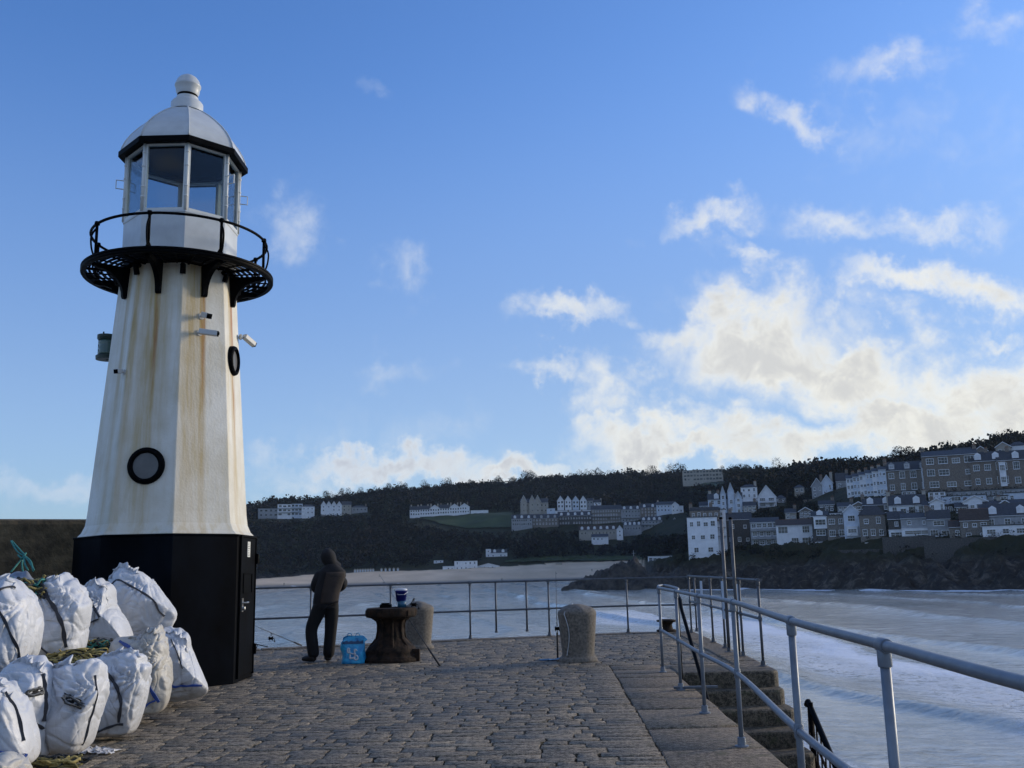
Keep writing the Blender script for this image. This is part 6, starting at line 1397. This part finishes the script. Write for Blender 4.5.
# single trees one can tell apart
BARK = pm('bark', (.03, .024, .018), .9, bmp=0)
def tree(px, py_base, h_px, w_px, label, kind, r=None, seed=0, cat='tree', group=None, dens=420):
    if r: d = ray(px, py_base); a = atan2(d.x, d.y); P = Vector((r*sin(a), r*cos(a), EYE+r*d.z/hypot(d.x, d.y))); rr_ = r
    else: P, rr_, a = hit(px, py_base)
    k = rr_/F; h = h_px*k; w = w_px*k/2; rs2 = np.random.RandomState(seed+100); root = empty(kind, P, 0, False); tag(root, label, cat, group)
    g = MB(); tr0 = h*.035+.08; top = Vector((rs2.normal()*.03*h, 0, h*.62)); g.tube([(0, 0, -1.5), (0, 0, h*.2), top*.7, top], [tr0*1.2, tr0, tr0*.7, tr0*.3], 7)
    for i in range(9):
        t = rs2.uniform(.3, .95); b = top*t; a2 = rs2.rand()*6.28; e = b+Vector((cos(a2)*w*rs2.uniform(.5, .9), sin(a2)*w*.8, h*rs2.uniform(.12, .3))); g.tube([b, (b+e)/2+Vector((0, 0, .04*h)), e], [tr0*.4, tr0*.25, tr0*.08], 5)
    g.build('trunk', BARK, root)
    c = crown_pts(rs2, dens); c[:, 2] = .52+(c[:, 2]-.6)*1.15
    if kind == 'conifer': c = rs2.normal(size=(dens, 3)); z = rs2.rand(dens); rr2 = (1-z)**.8*(.75+.35*rs2.rand(dens)); an = rs2.rand(dens)*6.283; c = np.stack([rr2*np.cos(an), rr2*np.sin(an), .12+z*.9], 1)
    if kind == 'umbrella_pine': c[:, 2] = .62+(c[:, 2]-.62)*.55+.12; c[:, :2] *= 1.15
    Pn = c*np.array([w*1.25 if kind != 'conifer' else w, w*1.25 if kind != 'conifer' else w, h]); Vv = leaves(Pn, max(.12, h*.026), rs2)
    cr = npmesh('crown', Vv, np.arange(len(Vv)).reshape(-1, 4), WOODM, attrs={'rnd': ('FACE', np.full(dens, .25+.3*rs2.rand())+rs2.rand(dens)*.2)}); cr.parent = root
    return root
tree(903, 466, 17, 22, 'dark umbrella shaped pine standing on the skyline behind the stepped white terrace', 'umbrella_pine', r=420, seed=1, dens=1500)
tree(787, 494, 15, 13, 'dense dark round conifer beside the white chalet', 'conifer', r=425, seed=2, dens=1500)
ds = [(262,512,7),(330,505,10),(345,502,9),(357,501,9),(372,499,9),(392,497,9),(405,496,9),(425,494,9),(447,493,10),(470,492,9),(495,490,10),(515,489,10),(529,488,14),(556,487,9),(575,486,11),(588,486,11),(604,486,13),(617,485,10),(634,484,11),(648,484,14),(664,483,12),(677,484,15),(727,481,11),(741,479,13),(758,478,9),(778,477,12),(800,476,10),(826,476,10),(850,474,9),(868,472,10),(884,470,10),(925,467,10),(943,463,9),(965,460,11),(984,455,11),(1003,452,14),(1020,449,9)]
ps = ['above the left hilltop flats', 'above the zigzag gables', 'behind the long white terrace', 'above the green field', 'above the brownish hotel', 'above the four white gabled houses', 'above the large stone hotel', 'left of the skyline apartment block', 'right of the skyline apartment block', 'above the chalet', 'behind the stepped white terrace', 'behind the massive brown block', 'over the right end of the top terrace']
for i, (px, yb, hp) in enumerate(ds):
    q = ps[0] if px < 320 else ps[1] if px < 365 else ps[2] if px < 440 else ps[3] if px < 505 else ps[4] if px < 550 else ps[5] if px < 590 else ps[6] if px < 630 else ps[7] if px < 700 else ps[8] if px < 750 else ps[9] if px < 810 else ps[10] if px < 915 else ps[11] if px < 975 else ps[12]
    same = [p for p in ds if (lambda z: z)(True)]
    tree(px, yb-1.5, hp+1.5, hp*1.55, 'bare rounded tree standing out on the skyline %s' % q, 'skyline_tree', r=float(np.interp(px, [250, 400, 640, 700, 760, 850, 960, 1030], [915, 945, 945, 840, 690, 555, 485, 466])), seed=10+i, group='skyline trees '+q, dens=1500)

# ================================================================== PEOPLE
CLOTH = pm('charcoal_fleece', (.0065, .0075, .011), .9, var=.3, scale=9, bmp=.5, bscale=40); CLOTHB = pm('brown_fleece_panel', (.034, .026, .023), .9, var=.25, scale=7, bmp=.5, bscale=40)
JEANS = pm('black_trousers', (.004, .004, .005), .9, var=.3, bmp=.3); SKIN = pm('skin', (.35, .19, .13), .5, bmp=0); SHOE = pm('black_shoe', (.010, .010, .012), .6, bmp=0); HAIRM = pm('dark_hair', (.02, .014, .01), .7, bmp=0)
def skin(name, verts, edges, m, parent, root_i=0, sub=2, offs=(0, 0, 0)):
    """one continuous surface grown round a skeleton; verts: (x, y, z, rx, ry)"""
    me = bpy.data.meshes.new(name); me.from_pydata([v[:3] for v in verts], edges, []); o = bpy.data.objects.new('tmp', me); C.objects.link(o)
    md = o.modifiers.new('s', 'SKIN'); md.use_smooth_shade = True; md.branch_smoothing = .6
    for i, v in enumerate(verts): me.skin_vertices[0].data[i].radius = (v[3], v[4] if len(v) > 4 else v[3])
    me.skin_vertices[0].data[root_i].use_root = True
    if sub: o.modifiers.new('u', 'SUBSURF').levels = sub
    dg = bpy.context.evaluated_depsgraph_get(); dg.update(); nm = bpy.data.meshes.new_from_object(o.evaluated_get(dg)); bpy.data.objects.remove(o)
    nm.materials.clear(); nm.materials.append(m); nm.polygons.foreach_set('use_smooth', [True]*len(nm.polygons)); nm.name = name
    ob = bpy.data.objects.new(name, nm); C.objects.link(ob); ob.parent = parent; return ob
pp = plane(325, 661.8); person = empty('person', (pp.x, pp.y, .012), radians(10), world=False)
tag(person, 'person in hooded dark fleece and black trousers, head bowed, near the far railing', 'person')
# skeleton in local coords: x right, y away from the viewer; chest turned to the left and away
J = dict(pel=(.0, 0, .93), sp=(.03, .01, 1.10), ch=(.08, .01, 1.32), nk=(.09, .02, 1.48), hd=(.055, .045, 1.60), hd2=(.03, .06, 1.68),
 hl=(-.095, .0, .88), kl=(-.235, .02, .52), al=(-.17, -.05, .10), fl=(-.30, .03, .045), hr=(.10, .01, .88), kr=(.075, .04, .48), ar=(.05, .02, .09), fr=(.035, .15, .045),
 sl=(-.06, .06, 1.42), el=(-.17, .06, 1.16), wl=(-.10, .22, 1.07), sr=(.235, -.02, 1.41), er=(.27, .10, 1.15), wr=(-.02, .27, 1.06))
def jv(n_, r1, r2=None): return (*J[n_], r1, r2 or r1)
V = [jv('pel', .09, .08), jv('sp', .09, .08), jv('ch', .10, .08), jv('nk', .055), jv('hd', .075, .085), jv('hd2', .07, .08), jv('hl', .06), jv('kl', .045), jv('al', .032), jv('fl', .025, .02), jv('hr', .06), jv('kr', .045), jv('ar', .032), jv('fr', .025, .02), jv('sl', .05), jv('el', .042), jv('wl', .028), jv('sr', .06), jv('er', .038), jv('wr', .028)]
E_ = [(0, 1), (1, 2), (2, 3), (3, 4), (4, 5), (0, 6), (6, 7), (7, 8), (8, 9), (0, 10), (10, 11), (11, 12), (12, 13), (2, 14), (14, 15), (15, 16), (2, 17), (17, 18), (18, 19)]
body_ = skin('body', V, E_, SKIN, person, 0)
# hands: palm and five fingers each, joined as chains rooted in the palm
def hand(w, d, s, nm):
    w = Vector(w); d = Vector(d).normalized(); up = Vector((0, 0, 1)); q = d.cross(up).normalized(); pv = [(*w, .026, .02), (*(w+d*.05), .035, .018)]; pe = [(0, 1)]
    for i, (o_, ln) in enumerate(((-.03, .06), (-.01, .072), (.01, .068), (.028, .052))):
        b = len(pv); r0 = w+d*.07+q*o_*s; pv += [(*r0, .0095), (*(r0+d*ln*.5+up*-.012), .009), (*(r0+d*ln*.75+up*-.04), .008)]; pe += [(1, b), (b, b+1), (b+1, b+2)]
    b = len(pv); r0 = w+d*.03-q*.035*s; pv += [(*r0, .011), (*(r0+d*.03-q*.02*s), .010), (*(r0+d*.055-q*.015*s), .009)]; pe += [(0, b), (b, b+1), (b+1, b+2)]
    return skin('hand', pv, pe, SKIN, body_, 0, 1)
hand(J['wl'], (.4, .8, 0), 1, 'l'); hand(J['wr'], (-.7, .5, .05), -1, 'r')
# face features on the hidden front of the head
g = MB(); fc = Vector(J['hd'])+Vector((-.045, .06, .02)); g.lathe([(.002, -.02), (.014, -.014), (.012, .0), (.004, .025)], n=8, c=tuple(fc+Vector((-.02, .03, -.01)))); g.build('nose', SKIN, body_, sm=True)
# jacket: torso lofted through oval sections, sleeves grown along the bent arms
def loft(name, secs, m, parent, n=28, wob=.008):
    g = MB(); K = []
    for (c0, c1) in zip(secs[:-1], secs[1:]):
        for k in range(5): t = k/5; K.append([a_*(1-t)+b_*t for a_, b_ in zip(c0, c1)])
    K.append(list(secs[-1]))
    for (cx, cy, z, rx, ry) in K:
        for i in range(n):
            a_ = 2*pi*i/n; q_ = 1+wob*9*mn.noise(Vector((cos(a_)*1.8, sin(a_)*1.8, z*7))); g.v.append((cx+rx*cos(a_)*q_, cy+ry*sin(a_)*q_, z+.01*mn.noise(Vector((cos(a_)*2, sin(a_)*2, z*3)))))
    for j in range(len(K)-1):
        for i in range(n): g.f.append((j*n+i, j*n+(i+1) % n, (j+1)*n+(i+1) % n, (j+1)*n+i))
    g.f.append(tuple(range(n))[::-1]); g.f.append(tuple((len(K)-1)*n+i for i in range(n)))
    OFF[parent.name] = OFF.get(parent.name, (0, 0, 0)) if parent is not person else (0, 0, 0)
    o = g.build(name, m, parent, sm=True); return o
OFF[person.name] = (0, 0, 0)
jk = loft('jacket', [(.0, .0, .83, .185, .14), (.0, .0, .86, .20, .155), (.0, .0, .95, .205, .16), (.02, .0, 1.08, .21, .165), (.055, .005, 1.22, .225, .165), (.085, .01, 1.34, .232, .16), (.095, .01, 1.42, .215, .145), (.095, .01, 1.48, .15, .12), (.09, .015, 1.53, .09, .09)], CLOTH, person)
OFF[jk.name] = (0, 0, 0)
skin('sleeve', [(-.07, .04, 1.42, .10), (-.175, .06, 1.18, .10), (-.13, .20, 1.09, .07)], [(0, 1), (1, 2)], CLOTH, jk, 0)
skin('sleeve', [(.215, .0, 1.32, .105), (.29, .08, 1.18, .10), (.08, .27, 1.09, .07)], [(0, 1), (1, 2)], CLOTH, jk, 0)
pn = MB(); NP = 14
for j in range(NP+1):
    z = .90+j/NP*.50
    for i in range(9):
        a_ = -pi*.62+i/8*pi*.48; cx = float(np.interp(z, [.83, .95, 1.08, 1.22, 1.34, 1.42, 1.48], [0, 0, .02, .055, .085, .095, .095])); rx = float(np.interp(z, [.83, .86, .95, 1.08, 1.22, 1.34, 1.42], [.185, .20, .205, .21, .225, .232, .215])); ry = float(np.interp(z, [.83, .86, .95, 1.08, 1.22, 1.34, 1.42], [.14, .155, .16, .165, .165, .16, .145]))
        pn.v.append((cx+(rx+.012)*cos(a_), .005+(ry+.014)*sin(a_), z))
for j in range(NP):
    for i in range(8): pn.f.append((j*9+i, j*9+i+1, (j+1)*9+i+1, (j+1)*9+i))
po = pn.build('back_panel', CLOTHB, jk, sm=True); po.modifiers.new('s', 'SOLIDIFY').thickness = -.006
hem = MB(); hem.lathe([(.185, .82), (.205, .835), (.205, .885), (.20, .90)], n=28); hem.v = [(x, y*.78, z) for x, y, z in hem.v]; hem.build('hem', CLOTH, jk, sm=True)
hg = MB(); Mh = Matrix.Translation((.03, .03, 1.63)) @ Matrix.Diagonal((.9, .92, .96, 1)) @ Matrix.Rotation(-.42, 4, 'Y') @ Matrix.Rotation(.25, 4, 'X')
hp_ = [(.001, .165), (.045, .158), (.085, .135), (.115, .095), (.130, .045), (.132, -.01), (.125, -.06), (.122, -.10), (.135, -.14), (.16, -.185), (.17, -.21)]
hg.lathe(hp_, n=26, close=False, M=Mh); hg.v = [(x+.012*mn.noise(Vector((x*14, y*14, z*14))), y+.012*mn.noise(Vector((x*12, y*15, z*12+5))), z) for x, y, z in hg.v]; hd = hg.build('hood', CLOTH, person, sm=True)
hs = MB(); hs.tube([(.24, -.13, 1.33), (.15, -.168, 1.335), (.06, -.178, 1.34)], .007, 6); hs.build('seam', CLOTH, jk)
tr_ = skin('trousers', [(.0, .0, 1.02, .17, .14), (-.10, 0, .82, .135, .13), (-.235, .02, .50, .10, .105), (-.17, -.05, .04, .095, .10), (.10, .01, .82, .135, .13), (.085, .04, .48, .10, .105), (.05, .02, .03, .095, .10)], [(0, 1), (1, 2), (2, 3), (0, 4), (4, 5), (5, 6)], JEANS, person, 0)
skin('shoe', [(-.15, -.07, .07, .07, .075), (-.20, -.03, .06, .065, .065), (-.30, .03, .045, .06, .048), (-.37, .06, .04, .045, .038)], [(0, 1), (1, 2), (2, 3)], SHOE, person, 0)
skin('shoe', [(.055, -.02, .06, .07, .075), (.045, .07, .055, .065, .06), (.03, .16, .045, .06, .045), (.025, .23, .04, .045, .036)], [(0, 1), (1, 2), (2, 3)], SHOE, person, 0)
# two tiny walkers on the sand
for px, py, lab in ((502, 581.0, 'tiny dark figure walking on the beach near the water'), (592, 571.5, 'tiny dark figure standing far up the beach sand, right of centre'), (284, 585.5, 'tiny dark figure on the sand at the far left end of the beach')):
    P, rr_, a = hit(px, py); w_ = empty('person', P, 0, False); tag(w_, lab, 'person')
    skin('body', [(0, 0, .9, .16, .12), (0, 0, 1.4, .18, .13), (0, 0, 1.56, .07, .07), (0, 0, 1.68, .10, .10), (-.14, 0, .45, .09, .09), (-.2, .05, 0.05, .07, .07), (.14, 0, .45, .09, .09), (.22, -.05, .05, .07, .07), (-.28, 0, 1.15, .06, .06), (-.3, .05, .9, .05, .05), (.28, 0, 1.15, .06, .06), (.3, .05, .9, .05, .05)], [(0, 1), (1, 2), (2, 3), (0, 4), (4, 5), (0, 6), (6, 7), (1, 8), (8, 9), (1, 10), (10, 11)], CLOTH, w_, 0, 1)

# ================================================================== HAZE
m = bpy.data.materials.new('haze_air'); m.use_nodes = True; nt = m.node_tree; nt.nodes.remove(nt.nodes['Principled BSDF']); pv = N(nt, 'ShaderNodeVolumePrincipled')
pv.inputs['Color'].default_value = (.62, .80, 1, 1); pv.inputs['Density'].default_value = .00005; pv.inputs['Anisotropy'].default_value = .0; L(nt, pv.outputs[0], nt.nodes['Material Output'].inputs['Volume'])
g = MB(); g.box(-3000, -3000, -15, 3000, 3000, 170); o = g.build('haze', m); o['kind'] = 'stuff'; tag(o, 'thin blue haze over the bay', 'haze')
